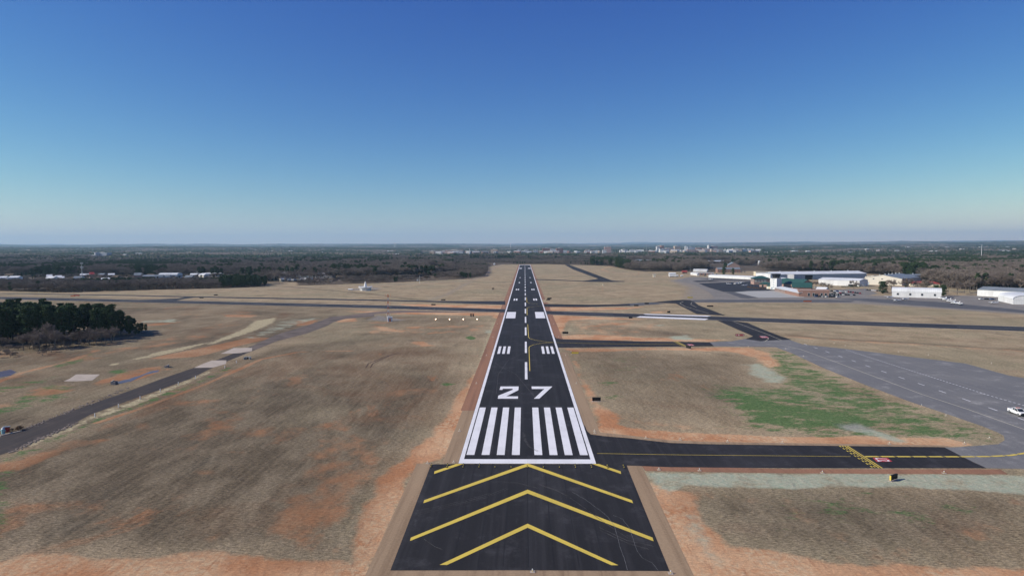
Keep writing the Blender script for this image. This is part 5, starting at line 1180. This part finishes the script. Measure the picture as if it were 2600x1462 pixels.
# pavement edge lights
el = empty('edge_light', (0, 0, 0)); el['category'] = 'light'
MB().box(-.36, .36, -.36, .36, 0, .05).build('base', MT['slab'], el); MB().tube((0, 0, .06), (0, 0, .3), .05, .05, 6).build('stem', MT['yellow'], el); MB().tube((0, 0, .3), (0, 0, .48), .1, .07, 8).build('lens', MT['wdoor'], el)
TE = tree_of(el); st = [True]
def edge_light(P, lab, grp):
    if st[0]: el.location = P; el['label'] = lab; el['group'] = grp; st[0] = False
    else: copy_tree(el, P, 0, 1, lab, grp, TE)
for s in range(0, 26):
    for sx in (-1, 1):
        y_ = 20+61*s
        if abs(y_-300) < 0: continue
        if sx > 0 and (y_ < 19 or 150 < y_ < 172): continue
        edge_light((sx*17.6, y_, .02), 'edge light on the '+('left' if sx < 0 else 'right')+' side of the main runway', 'edge lights '+('left' if sx < 0 else 'right')+' of runway')
for x, y_ in [(1510, 1099), (1640, 1112), (1727, 1116), (1847, 1121), (1986, 1124), (2258, 1126.5), (2449, 1126), (1673, 1192), (1776, 1194), (2088, 1200), (2397, 1200.5), (1085, 1176), (1152, 1174), (1352, 1451), (1703, 1455)]:
    edge_light(G(x, y_, .03), 'small edge light beside the near taxiway or blast pad', 'edge lights near the blast pad')
for x, y_ in [(2512, 1113), (2402, 1055.5), (2340, 1030), (2118, 872), (2281, 894.5), (2357, 902), (2517, 923), (2146, 878), (1995, 886), (2040, 905), (1450, 893), (1600, 862), (1900, 880)]:
    edge_light(G(x, y_, .03), 'small edge light beside the old grey taxiway', 'edge lights by the grey taxiway')
tl = empty('threshold_light', (0, 0, 0)); tl['category'] = 'light'
MB().tube((0, 0, 0), (0, 0, .1), .3, .26, 10).build('base', MT['black'], tl); MB().tube((0, 0, .1), (0, 0, .38), .07, .07, 6).build('stem', MT['yellow'], tl); MB().tube((0, 0, .38), (0, 0, .55), .12, .08, 8).build('lens', MT['glass'], tl)
TLT = tree_of(tl); k_ = 0
for i in range(13):
    for yy_, lab_, g2_ in ((-8.9, 'low threshold light in the front row on the blast pad', 'front row of threshold lights'), (-7.6, 'low threshold light in the rear row beside the white bar', 'rear row of threshold lights')):
        if yy_ > -8 and 3 < i < 9: continue
        if k_ == 0: tl.location = (-21+42*i/12, yy_, .045); tl['label'] = lab_; tl['group'] = g2_
        else: copy_tree(tl, (-21+42*i/12, yy_, .045), 0, 1, lab_, g2_, TLT)
        k_ += 1
for x, y_ in [(24, 739), (97, 740.5), (272, 740.2), (353, 741.2), (97, 740), (625, 757), (1103, 785), (890, 728)]:
    edge_light(G(x, y_), 'small light on the field beyond the crossing runway', 'far field lights')
# guidance signs
def sign(name, lab, x, y_, w, h, rz, face, text=None, tcol=None, back='black'):
    P = G(x, y_); root = empty(name, P, rz, lab, 'sign')
    MB().box(-w/2, w/2, -.14, .14, .25, .25+h).build('panel', [MT[back]], root)
    MB().box(-w/2+.06, w/2-.06, -.17, -.141, .31, .19+h).build('face', MT[face], root)
    MB().box(-w/2-.2, w/2+.2, -.5, .5, 0, .05).build('base', MT['slab'], root)
    for s in (-1, 1): MB().tube((s*w*.35, 0, .05), (s*w*.35, 0, .25), .05, .05, 5).build('leg', MT['black'], root)
    if text:
        n_ = len(text); f = [c for c in root.children if c.name.startswith('face')]
        for i, c_ in enumerate(text):
            cw = min(.5, w/n_*.55); x0 = -w/2+w*(i+.5)/n_-cw/2; zz = .25+h*.2; pts = [(x0+u*cw, -.176, zz+v*h*.6) for u, v in DIG[c_]]
            from mathutils.geometry import tessellate_polygon
            mbx = MB(); mbx.v = pts; mbx.f = [tuple(t_) for t_ in tessellate_polygon([[Vector((p[0], p[2], 0)) for p in pts]])]; mbx.m = [0]*len(mbx.f); mbx.build('lettering', MT[tcol or 'black'], f[0] if f else root)
    return root
sg = sign('guidance_sign', 'black and yellow sign on the pale green soil below taxiway', 2269, 1219, 2.4, 1.0, R(212), 'yellow'); MB().box(1.201, 1.26, -.16, .16, .27, 1.23).build('end_plate', MT['yellow'], sg)
sign('guidance_sign', 'black distance sign on the bare soil right of the numeral 7', 1514.5, 1019, 2.6, 1.1, R(2), 'black')
sign('guidance_sign', 'black sign beside the runway below the upper taxiway hold lines', 1748, 885, 2.6, 1.1, R(-50), 'black')
sign('guidance_sign', 'black sign on dry grass right of the runway above the taxiway', 1435.5, 848, 3.2, 1.1, 0, 'black')
sign('guidance_sign', 'yellow sign at the grass corner right of the runway bars', 1460, 899.5, 3.2, .9, 0, 'yellow')
sign('guidance_sign', 'long red and white sign on grass near the grey taxiway junction', 1878.5, 854, 4.6, 1.1, 0, 'red', '20-2', 'white')
sign('guidance_sign', 'small black sign far right of runway between two taxiways', 1642, 772.5, 3.6, 1.1, 0, 'black')
sign('guidance_sign', 'small black sign beside the upper red soil right of runway', 1395, 759.5, 4, 1.1, 0, 'black'); sign('guidance_sign', 'second small black sign beside the upper red soil', 1392, 762.5, 3.5, 1, 0, 'black')
sign('guidance_sign', 'small black sign on red soil right of the crossing runway start', 1615.5, 777.6, 3.5, 1, 0, 'black'); sign('guidance_sign', 'small black sign on the grass right of the dark diagonal taxiway', 1803, 779.3, 5, 1, 0, 'black')
sign('guidance_sign', 'tiny dark sign below the white stripes of crossing runway', 1601, 809, 2.4, 1, 0, 'black'); sign('guidance_sign', 'tiny dark sign above the white stripes of crossing runway', 1698, 794.5, 2.4, 1.2, .4, 'black')
sign('guidance_sign', 'tiny black sign beyond the far taxiway left of runway', 1125.5, 763, 4, 1, 0, 'black'); sign('guidance_sign', 'tiny black sign between far taxiway and crossing runway left', 1100.5, 775.5, 3.5, 1, 0, 'black')
sign('guidance_sign', 'small dark sign between the parallel strips at far left', 512, 757.5, 4, 1, 0, 'black'); sign('guidance_sign', 'dark sign beyond the far taxiway in left middle', 548, 750.5, 4, 1, 0, 'black')
sign('guidance_sign', 'small yellow sign on grass near the apron corner', 1752, 757, 5, 1, 0, 'yellow')
sign('guidance_sign', 'orange sign strip between the far left runways', 185, 753, 5, 1, 0, 'orange'); sign('guidance_sign', 'second orange sign strip between the far left runways', 195, 751.8, 6, 1, 0, 'orange')
sign('guidance_sign', 'orange sign on the grass before the sealed apron strip', 2050, 766.8, 7, 1, 0, 'orange')
for x, l in ((1196, 'left'), (1201.5, 'right')): sign('marker_board', l+' one of two upright black boards left of the runway', x, 804.5, .9, 2.1, 0, 'black')
for x, l in ((1250, 'left'), (1253.5, 'right')): sign('marker_board', l+' one of two thin dark boards in the far left field', x, 735.5, .9, 2.1, 0, 'black')
def windsock():
    P = G(1530.5, 737.5); root = empty('windsock', P, 0, 'pale windsock on a thin pole in the field right of runway', 'windsock'); MB().tube((0, 0, 0), (0, 0, 7.2), .09, .06, 6).build('pole', MT['orange'], root)
    MB().loft([[(r*math.cos(i*.785)+dx, r*math.sin(i*.785), z) for i in range(8)] for r, z, dx in ((.75, 7.2, .2), (.65, 6, .5), (.5, 4.9, .7), (.35, 4.2, .8))]).build('sock', MT['cream'], root)
windsock()
o = MB().tube((0, 0, 0), (0, 0, 7), .12, .08, 6).build('pole', MT['orange']); o.location = G(1622, 698); tag(o, 'thin pale orange pole on the far right field edge', 'pole')
# posts beside the service road
pst = empty('marker_post', (0, 0, 0)); pst['category'] = 'post'; MB().tube((0, 0, 0), (0, 0, 1.0), .13, .12, 8).build('post', MT['wwall'], pst); MB().tube((0, 0, 1.0), (0, 0, 1.12), .14, .05, 8).build('cap', MT['wdoor'], pst); TP = tree_of(pst)
for i, (x, y_, l) in enumerate([(241, 1058.5, 'nearest'), (301, 1034, 'second'), (356, 1013.5, 'third'), (407, 994.5, 'fourth'), (453, 977, 'fifth'), (496.5, 961, 'sixth'), (571, 934.5, 'seventh'), (600.5, 921.5, 'farthest')]):
    lab = l+' white marker post in the grass strip along the service road'
    if i == 0: pst.location = G(x, y_); pst['label'] = lab; pst['group'] = 'posts along the service road'
    else: copy_tree(pst, G(x, y_), 0, 1, lab, 'posts along the service road', TP)
# culverts
def culvert(lab, x, y_, rz, s, m='conc'):
    root = empty('culvert', G(x, y_), rz, lab, 'culvert'); root.scale = (s, s, s)
    MB().box(-1.6, 1.6, 0, .35, -.2, 1.3).box(-1.6, -1.3, -1.2, 0, -.2, 1.0).box(1.3, 1.6, -1.2, 0, -.2, 1.0).build('headwall', MT[m], root); MB().tube((0, -.05, .5), (0, .3, .5), .45, .45, 14).build('opening', MT['black'], root)
culvert('concrete culvert headwall at the near end of the muddy pond', 287, 975, R(105), .95, 'slab'); culvert('cream concrete culvert at the far end of the muddy pond', 426, 932, R(-75), .8, 'slab'); culvert('pale drain inlet beside the upper concrete slab', 629, 911.5, 0, .9, 'conc')
def inlet():
    root = empty('drain_inlet', G(3, 1103), R(40), 'concrete drain kerb with red and teal hydrant at left edge', 'drain')
inl = G(8, 1101); hy = empty('hydrant', (inl[0], inl[1], 0), 0, 'teal and white hydrant beside the service road at the left edge', 'hydrant')
MB().tube((0, 0, 0), (0, 0, .7), .22, .2, 10).tube((-.35, 0, .5), (.35, 0, .5), .1, .1, 8).build('barrel', mat('teal_paint', (.25, .45, .48), .5, .1), hy); MB().tube((0, 0, .7), (0, 0, .95), .24, .1, 10).build('bonnet', MT['wwall'], hy); hy.scale = (1.8, 1.8, 1.8)
inl = G(17, 1096); hv = empty('valve_box', (inl[0], inl[1], 0), R(25), 'dark red utility box behind the teal hydrant', 'utility box')
MB().box(-.7, .7, -.4, .4, 0, 1.3).build('body', MT['carred'], hv); MB().box(-.8, .8, -.5, .5, 1.31, 1.45).build('lid', MT['groof'], hv)
kb = MB()
A = Vector(G(0, 1107)[:2]); B = Vector(G(55, 1094)[:2]); dv = (B-A).normalized(); nn = Vector((-dv.y, dv.x))
kb.prism([tuple(A-nn*.2), tuple(B-nn*.2), tuple(B+nn*.2), tuple(A+nn*.2)], 0, .22); o = kb.build('kerb', MT['slab']); tag(o, 'pale concrete kerb between hydrant and service road', 'kerb')
inl = G(43, 1093)
o = shrub_crown(9, 1.6, 1.5, 14, 36, .1).build('dry_shrub', MT['rust']); o.location = (inl[0], inl[1], 0); tag(o, 'rust brown dry shrub beside the service road at left', 'shrub')
# riprap stones along the road edge
rk = MB(); rr_ = random.Random(4)
for a, b_ in (((55, 1092), (330, 983)), ((20, 1150), (200, 1072))):
    for i in range(150):
        t_ = rr_.random(); x = a[0]*(1-t_)+b_[0]*t_+rr_.gauss(0, 3); yy = a[1]*(1-t_)+b_[1]*t_+rr_.gauss(0, 1.6); P = G(x, yy); s = rr_.uniform(.1, .32)
        pts = [(P[0]+s*rr_.uniform(.6, 1.2)*math.cos(k*1.047), P[1]+s*rr_.uniform(.6, 1.2)*math.sin(k*1.047)) for k in range(6)]; rk.prism(pts, 0, s*rr_.uniform(.4, .9))
o = rk.build('riprap', mat('riprap_stone', (.28, .23, .19), .95, .3, 3.)); o['kind'] = 'stuff'; tag(o, 'pale broken stones along the service road edge', 'stones')
# ------------------------------------------------------------------ vehicles
def car_proto(kind, paint):
    root = empty('parked_'+kind, (0, 0, 0)); L = 4.6 if kind == 'car' else 5.7; w = .92 if kind == 'car' else .98
    def sec(x, wd, z0, z1): return [(x, -wd, z0), (x, wd, z0), (x, wd*1.0, (z0+z1)/2+.1), (x, wd*.92, z1), (x, -wd*.92, z1), (x, -wd, (z0+z1)/2+.1)]
    if kind == 'car':
        MB().loft([sec(-2.25, w*.9, .35, .75), sec(-2.1, w, .28, .98), sec(-1.2, w, .26, 1.02), (sec(.9, w, .26, .98)), sec(1.9, w, .28, .85), sec(2.3, w*.86, .35, .65)]).build('body', paint, root)
        MB().loft([sec(-1.9, w*.8, 1.0, 1.02), sec(-1.2, w*.84, .98, 1.42), sec(.1, w*.84, .98, 1.46), sec(1.05, w*.8, .96, 1.0)]).build('window', MT['glass'], root)
        MB().box(-1.15, .15, -w*.72, w*.72, 1.44, 1.5).build('roof', paint, root); wx = (-1.4, 1.4); wr = .33
    else:
        MB().loft([sec(.15, w, .45, 1.25), sec(1.7, w, .45, 1.2), sec(2.7, w, .45, 1.1), sec(2.85, w*.9, .5, .95)]).box(-2.85, .15, -w, w, .45, .8).box(-2.85, .15, -w, -w+.1, .8, 1.3).box(-2.85, .15, w-.1, w, .8, 1.3).box(-2.85, -2.77, -w, w, .8, 1.3).build('body', paint, root)
        MB().loft([sec(-.75, w*.86, 1.2, 1.3), sec(-.6, w*.86, 1.2, 1.82), sec(.85, w*.86, 1.2, 1.86), sec(1.75, w*.86, 1.18, 1.22)]).build('window', MT['glass'], root)
        MB().loft([sec(-.78, w*.98, .46, 1.25), sec(.2, w*.98, .46, 1.25)]).build('cab_side', paint, root)
        rf = MB().box(-.62, .92, -w*.78, w*.78, 1.84, 1.92)
        for s in (-1, 1):
            for a_, b_ in (((-.76, 1.22), (-.6, 1.85)), ((.18, 1.22), (.2, 1.86)), ((1.75, 1.2), (.9, 1.86))): rf.tube((a_[0], s*w*.86, a_[1]), (b_[0], s*w*.8, b_[1]), .055, .05, 5)
        rf.build('roof', paint, root); MB().box(2.78, 2.98, -w*.95, w*.95, .4, .72).build('bumper', MT['black'], root); MB().box(-3.0, -2.86, -w*.9, w*.9, .45, .65).build('bumper', MT['wdoor'], root)
        for s in (-1, 1): MB().box(2.8, 2.88, s*.72-.16, s*.72+.16, .82, 1.0).build('headlight', MT['chrome'], root); MB().box(-2.9, -2.84, s*.88-.09, s*.88+.09, .9, 1.25).build('tail_light', MT['red'], root); MB().box(1.3, 1.45, s*1.0, s*1.18, 1.25, 1.42).build('mirror', MT['black'], root)
        MB().box(2.8, 2.9, -.5, .5, .74, 1.0).build('grille', MT['black'], root); MB().box(0, .35, -.55, .55, 1.92, 2.02).build('light_bar', MT['orange'], root); wx = (-1.85, 1.95); wr = .4
    for x in wx:
        for s in (-1, 1):
            a = s*(w-.18); t_ = MB().tube((x, a, wr), (x, a+s*.22, wr), wr, wr, 16).build('wheel', MT['rubber'], root); MB().tube((x, a+s*.225, wr), (x, a+s*.24, wr), wr*.62, wr*.62, 12).build('rim', MT['chrome'], t_)
    return root
tk = car_proto('pickup', MT['carwhite']); tk.name = 'pickup_truck'
P = G(2585, 1058); Pa = G(2566, 1045.5); Pb = G(2595, 1054.3); tk.location = (G(2583, 1052)[0], G(2583, 1052)[1], .032)
dq = Vector(G(2589, 1054)[:2])-Vector(G(2566.5, 1045.5)[:2]); tk.rotation_euler = (0, 0, math.atan2(dq.y, dq.x)); tag(tk, 'white pickup truck driving on the grey taxiway at right', 'truck')
cols = ['carwhite', 'carblack', 'carsilver', 'carred', 'carblue']; CP = {c: car_proto('car', MT[c]) for c in cols}; CT = {c: tree_of(p) for c, p in CP.items()}; cu_ = set()
def car(c, x, y_, rz, lab, grp):
    P = G(x, y_); p = CP[c]
    if c not in cu_: cu_.add(c); p.location = P; p.rotation_euler = (0, 0, rz); tag(p, lab, 'car', grp)
    else: copy_tree(p, P, rz, 1, lab, grp, CT[c]).__setitem__('category', 'car')
cn = dict(carwhite='white', carblack='black', carsilver='silver', carred='red', carblue='blue')
def row(xs_, ys_, seq, rz, where):
    for i, c in enumerate(seq):
        t_ = i/max(1, len(seq)-1); car(c, xs_[0]*(1-t_)+xs_[1]*t_, ys_[0]*(1-t_)+ys_[1]*t_, rz+rn.uniform(-.06, .06), cn[c]+' car parked '+where, cn[c]+' cars '+where)
W_, K_, S_, R_, B_ = cols[0], cols[1], cols[2], cols[3], cols[4]
row((2074, 2128), (754, 755), [B_, K_, S_, W_, K_, K_, W_], R(15), 'in the row before the brick terminal')
row((2112, 2168), (748, 750.5), [K_, K_, S_, K_, W_, K_, K_, S_, K_], R(80), 'in the front row of the car park')
row((2104, 2148), (739.5, 742), [W_, K_, W_, B_, W_, S_, W_], R(80), 'in the middle row of the car park')
row((2118, 2140), (744, 745), [K_, W_, R_, K_], R(80), 'in the short row of the car park')
row((2154, 2184), (742, 746), [R_, K_, R_, K_, K_, R_], R(60), 'in the right row of the car park')
row((2202, 2252), (737, 742), [K_, K_, W_, W_, K_, W_, S_, W_, K_], R(70), 'below the big evergreen tree')
row((2492, 2520), (760.5, 761), [W_, K_, B_], R(5), 'before the right hand hangar')
row((2070, 2100), (731, 734), [S_, K_, R_, W_], R(80), 'in the rear row behind the terminal')
row((415, 460), (710, 710), [K_, W_, K_, S_, W_, K_], R(10), 'beside the curved white warehouse')
row((275, 300), (713, 713.5), [W_, S_, K_, W_], R(10), 'beside the wide white shed')
row((1790, 1820), (700.5, 701), [K_, W_, K_, W_], R(10), 'at the left end of the long hangar')
# light aircraft
def plane_proto(low):
    root = empty('light_aircraft', (0, 0, 0)); m = MT['carwhite']
    def ring(x, w, z, h): return [(x, w*math.cos(i*.785), z+h*math.sin(i*.785)) for i in range(8)]
    MB().loft([ring(-3.9, .12, 1.35, .14), ring(-2, .35, 1.3, .38), ring(-.4, .58, 1.25, .62), ring(.9, .6, 1.25, .6), ring(1.7, .5, 1.2, .48), ring(2.5, .35, 1.15, .34), ring(2.7, .1, 1.15, .1)]).build('fuselage', m, root, True)
    zw = .95 if low else 2.0
    for s in (-1, 1):
        def sc(y_, c, dz): return [(.75+.1-c*.0, y_, zw+dz), (.75-c*.25, y_, zw+dz+.1), (.75-c, y_, zw+dz), (.75-c*.3, y_, zw+dz-.08)]
        MB().loft([sc(s*.0, 1.6, 0), sc(s*2.6, 1.6, .1), sc(s*5.2, 1.15, .25 if low else .12)]).build('wing', m, root)
        MB().loft([[(-3.0, s*.05, 1.45), (-3.4, s*.05, 1.5), (-3.95, s*.05, 1.45)], [(-3.3, s*1.6, 1.47), (-3.5, s*1.6, 1.5), (-3.9, s*1.6, 1.46)]]).build('tailplane', m, root)
        MB().tube((0, s*1.2, .22), (0, s*.4, .9), .06, .06, 5).build('strut', m, root); MB().tube((0, s*1.2-.08, .22), (0, s*1.2+.08, .22), .22, .22, 12).build('wheel', MT['rubber'], root)
    MB().loft([[(-2.9, -.04, 1.5), (-2.9, .04, 1.5), (-3.9, .04, 1.45), (-3.9, -.04, 1.45)], [(-3.6, -.03, 2.6), (-3.6, .03, 2.6), (-4.1, .03, 2.6), (-4.1, -.03, 2.6)]]).build('fin', m, root)
    MB().loft([ring(-.7, .3, 1.62, .12), ring(-.2, .53, 1.6, .38), ring(.8, .55, 1.6, .38), ring(1.3, .4, 1.5, .12)]).build('canopy', MT['glass'], root)
    MB().tube((2.0, -.07, .2), (2.0, .07, .2), .2, .2, 12).build('wheel', MT['rubber'], root); MB().tube((2, 0, .2), (1.9, 0, .9), .05, .05, 5).build('strut', m, root)
    MB().box(2.72, 2.78, -.07, .07, .3, 2.0).build('propeller', MT['black'], root); return root
AP = [plane_proto(False), plane_proto(True)]; AT_ = [tree_of(p) for p in AP]; ua = set()
for k, x, y_, rz, lab in [(0, 2257, 758, 195, 'leftmost aircraft at the left end of the barrel hangar'), (0, 2276, 766, 185, 'front aircraft of the left trio before the barrel hangar'), (0, 2297, 762.5, 190, 'right aircraft of the left trio before the barrel hangar'),
    (1, 2390, 760, 140, 'rearmost aircraft of the diagonal row on the dark apron'), (0, 2401, 763.5, 145, 'second aircraft of the diagonal row on dark apron'), (1, 2412, 767, 150, 'third aircraft of the diagonal row on dark apron'), (0, 2423, 772, 150, 'aircraft with dark canopy near the front of diagonal row'), (1, 2436, 774, 330, 'foremost aircraft of the diagonal row on dark apron'),
    (1, 2523, 771.5, 182, 'white low wing aircraft alone before the right hangars'), (0, 1868, 722.5, 160, 'left one of the white aircraft on the navy apron'), (0, 1876, 722.5, 20, 'middle one of the white aircraft on the navy apron'), (1, 1890, 726.5, 200, 'right one of the white aircraft on the navy apron'), (0, 1880, 720, 90, 'white high wing aircraft behind the middle one'), (0, 1805, 711.3, 10, 'grey white aircraft near the apron tip'), (1, 1852, 722.8, 0, 'small aircraft on the left of the navy apron')]:
    P = G(x, y_); P = (P[0], P[1], .04)
    if k not in ua: ua.add(k); AP[k].location = P; AP[k].rotation_euler = (0, 0, R(rz)); tag(AP[k], lab, 'aircraft', 'light aircraft on the aprons')
    else: copy_tree(AP[k], P, R(rz), 1, lab, 'light aircraft on the aprons', AT_[k])['category'] = 'aircraft'
# fuel farm and yard
def tank(x, y_, r, L, lab, rz=0):
    root = empty('storage_tank', G(x, y_), rz, lab, 'tank'); MB().tube((-L/2, 0, r+.4), (L/2, 0, r+.4), r, r, 18).build('shell', MT['wwall'], root)
    for s in (-1, 1): MB().box(s*L*.3-.2, s*L*.3+.2, -r*.8, r*.8, 0, .6).build('saddle', MT['conc'], root)
tank(1706, 703.5, 1.5, 8, 'wide white fuel tank in the yard right of runway'); tank(1718, 703.2, 1.5, 5, 'shorter white fuel tank right of the wide one'); tank(1731, 702.6, 1.2, 4, 'small white fuel tank at the right end of the yard')
bld('shed', 'small cream box shed at the left end of the fuel yard', (1658, 703.5), (1665, 703.5), 4, 4.2, MT['cream'], MT['wroof'], 'flat', front=[(1, 2, 0, 2.2, 'door', wd_)])
bld('shed', 'white gabled shed among the fuel tanks', (1699, 701), (1716, 701), 6, 4.0, MT['wwall'], MT['wroof'], 'gable', 1.5, front=[(2, 4, 0, 2.5, 'door', wd_)])
bld('shed', 'tiny white shed at the far end of the dirt track', (1253, 672.6), (1256.5, 672.6), 4, 3.6, MT['wwall'], MT['wroof'], 'gable', 1., front=[(1, 2.4, 0, 2.2, 'door', wd_)])
bld('shed', 'small white kiosk at the wood edge near the thin mast', (1058, 713), (1062, 713), 3, 3.4, MT['wwall'], MT['wroof'], 'gable', .8, front=[(.4, 1.2, 0, 2.2, 'door', wd_)])
bld('shed', 'white conveyor like shed sloping beside the red kiosk', (1753, 697.5), (1770, 700), 4, 3.2, MT['wwall'], MT['wroof'], 'gable', 1., front=[(2, 4, 0, 2.5, 'door', wd_)])
# car park lamps and single trees by the buildings
lp = empty('street_lamp', (0, 0, 0)); lp['category'] = 'street lamp'; MB().tube((0, 0, 0), (0, 0, 9), .13, .08, 7).build('pole', MT['groof'], lp); MB().box(-1.3, 1.3, -.05, .05, 8.95, 9.05).build('arm', MT['groof'], lp); 
for s in (-1, 1): MB().box(s*1.3-.35, s*1.3+.35, -.18, .18, 8.85, 9.0).build('lamp_head', MT['black'], lp)
TL = tree_of(lp)
for i, (x, y_, s, w) in enumerate([(2195.5, 745, 1.45, 'tallest lamp post at the right of the terminal car park'), (2158, 741, 1, 'lamp post in the middle of the terminal car park'), (2150, 745, 1, 'lamp post at the rear of the car park left part'), (2204, 737, 1, 'lamp post behind the tallest one'), (2063, 727, 1.1, 'lamp post behind the green roofed hall'), (2094, 735, 1, 'lamp post before the white gabled hangar'), (2036, 722, 1.1, 'lamp post before the big grey hangar')]):
    if i == 0: lp.location = G(x, y_); lp.scale = (s,)*3; lp['label'] = w; lp['group'] = 'car park lamps'
    else: copy_tree(lp, G(x, y_), rn.uniform(0, 3), s, w, 'car park lamps', TL)
BTR = [(b, tree_of(b), 13.) for b in BARE if b.name in used]
for x, y_, h, lab in [(2168, 735, 11, 'bare tree before the white hangar gable'), (2088, 735, 9, 'bare tree at left before the white hangar'), (2104, 737, 8, 'small bare tree in the car park border'), (2263, 742, 15, 'spreading bare tree left behind the barrel hangar'), (2305, 745, 17, 'largest spreading bare tree behind the barrel hangar'), (2344, 744, 15, 'left of two bare trees before the red roof'), (2352, 744, 14, 'right of two bare trees before the red roof'), (2430, 748, 15.5, 'round bare tree between the two hangar groups'), (2408, 742, 13, 'bare tree right of the dark evergreens'), (2448, 744, 13, 'bare tree left of the greenish hangar'), (2462, 742, 12, 'slim bare tree beside the greenish hangar'), (2502, 737, 12, 'dark bare tree behind the greenish hangar roof'), (2530, 735, 17, 'forked bare tree behind the right hangars'), (2560, 736, 16, 'bare tree behind the right edge hangar'), (2590, 738, 14, 'bare tree at the right edge behind hangars'), (2480, 722, 18, 'tall bare tree in the clearing at right'), (2060, 728, 7, 'small bare tree behind the terminal'), (2045, 726, 7, 'low bare tree beside the grey hangar'), (2072, 730, 8, 'bare tree beside the rear car row'), (1808, 696, 11, 'bare tree beside the brick shop row')]:
    P = G(x, y_); o = put(BTR, P[0], P[1], h, 1.25, lab, 'single bare trees around the airport buildings')
ev = tree_proto('evergreen_tree', 41); TV = [(ev, tree_of(ev), 9.)]
for x, y_, h, w, lab in [(2241, 745, 12.5, 1.1, 'round dark evergreen left of the barrel hangar'), (2376, 748, 9.5, 1.1, 'dark evergreen behind the right part of the barrel hangar'), (2395, 751, 10.5, 1., 'dark evergreen at the right end of the barrel hangar'), (1838, 697, 13.5, .8, 'left one of two tall dark evergreens behind the long hangar'), (1861, 696.5, 11, .7, 'right one of two tall dark evergreens behind the long hangar'), (1842, 686, 15, .9, 'dark evergreen beside the grey gabled hall'), (2300, 737, 6, .9, 'low evergreen left of the red roofed building')]:
    P = G(x, y_); put(TV, P[0], P[1], h, w, lab, 'evergreens around the airport buildings')
# low hedge row and yellow machinery left as small shrubs
hb = MB(); 
for i in range(16):
    x = 2138+46*i/15; P = G(x, 728.5); c = shrub_crown(60+i, 1.6, 1.3, 6, 22, .22); hb.add([(v[0]+P[0], v[1]+P[1], v[2]) for v in c.v], c.f)
o = hb.build('hedge', MT['needle']); tag(o, 'dark clipped hedge in front of the white gabled hangar', 'hedge')
for i, (x, y_) in enumerate([(1900, 730), (1907, 731), (1914, 732), (1921, 733), (1930, 733.5), (1938, 734)]):
    P = G(x, y_); o = shrub_crown(90+i, 1.8, 1.8, 8, 26, .2).build('dry_shrub', MT['rust']); o.location = P; tag(o, ['leftmost', 'second', 'third', 'fourth', 'fifth', 'rightmost'][i]+' rusty shrub between navy apron and pavilion', 'shrub', 'shrubs by the pavilion')
# ------------------------------------------------------------------ air
hz = MB().box(-36000, 36000, -2200, 40000, -40, 620).build('haze', None) if False else None
me = bpy.data.meshes.new('haze'); b8 = MB().box(-40000, 40000, -3000, 42000, -60, 900); me.from_pydata(b8.v, [], b8.f)
hm = bpy.data.materials.new('haze'); hm.use_nodes = True; ht = hm.node_tree; ht.nodes.clear(); out = ht.nodes.new('ShaderNodeOutputMaterial'); pv = ht.nodes.new('ShaderNodeVolumePrincipled')
pv.inputs['Color'].default_value = (.46, .72, .93, 1); pv.inputs['Density'].default_value = 4.5e-5; pv.inputs['Anisotropy'].default_value = .1
ht.links.new(pv.outputs[0], out.inputs['Volume']); me.materials.append(hm); hz = bpy.data.objects.new('haze', me); COL.objects.link(hz); tag(hz, 'thin blue haze over the whole countryside', 'haze', kind='stuff')
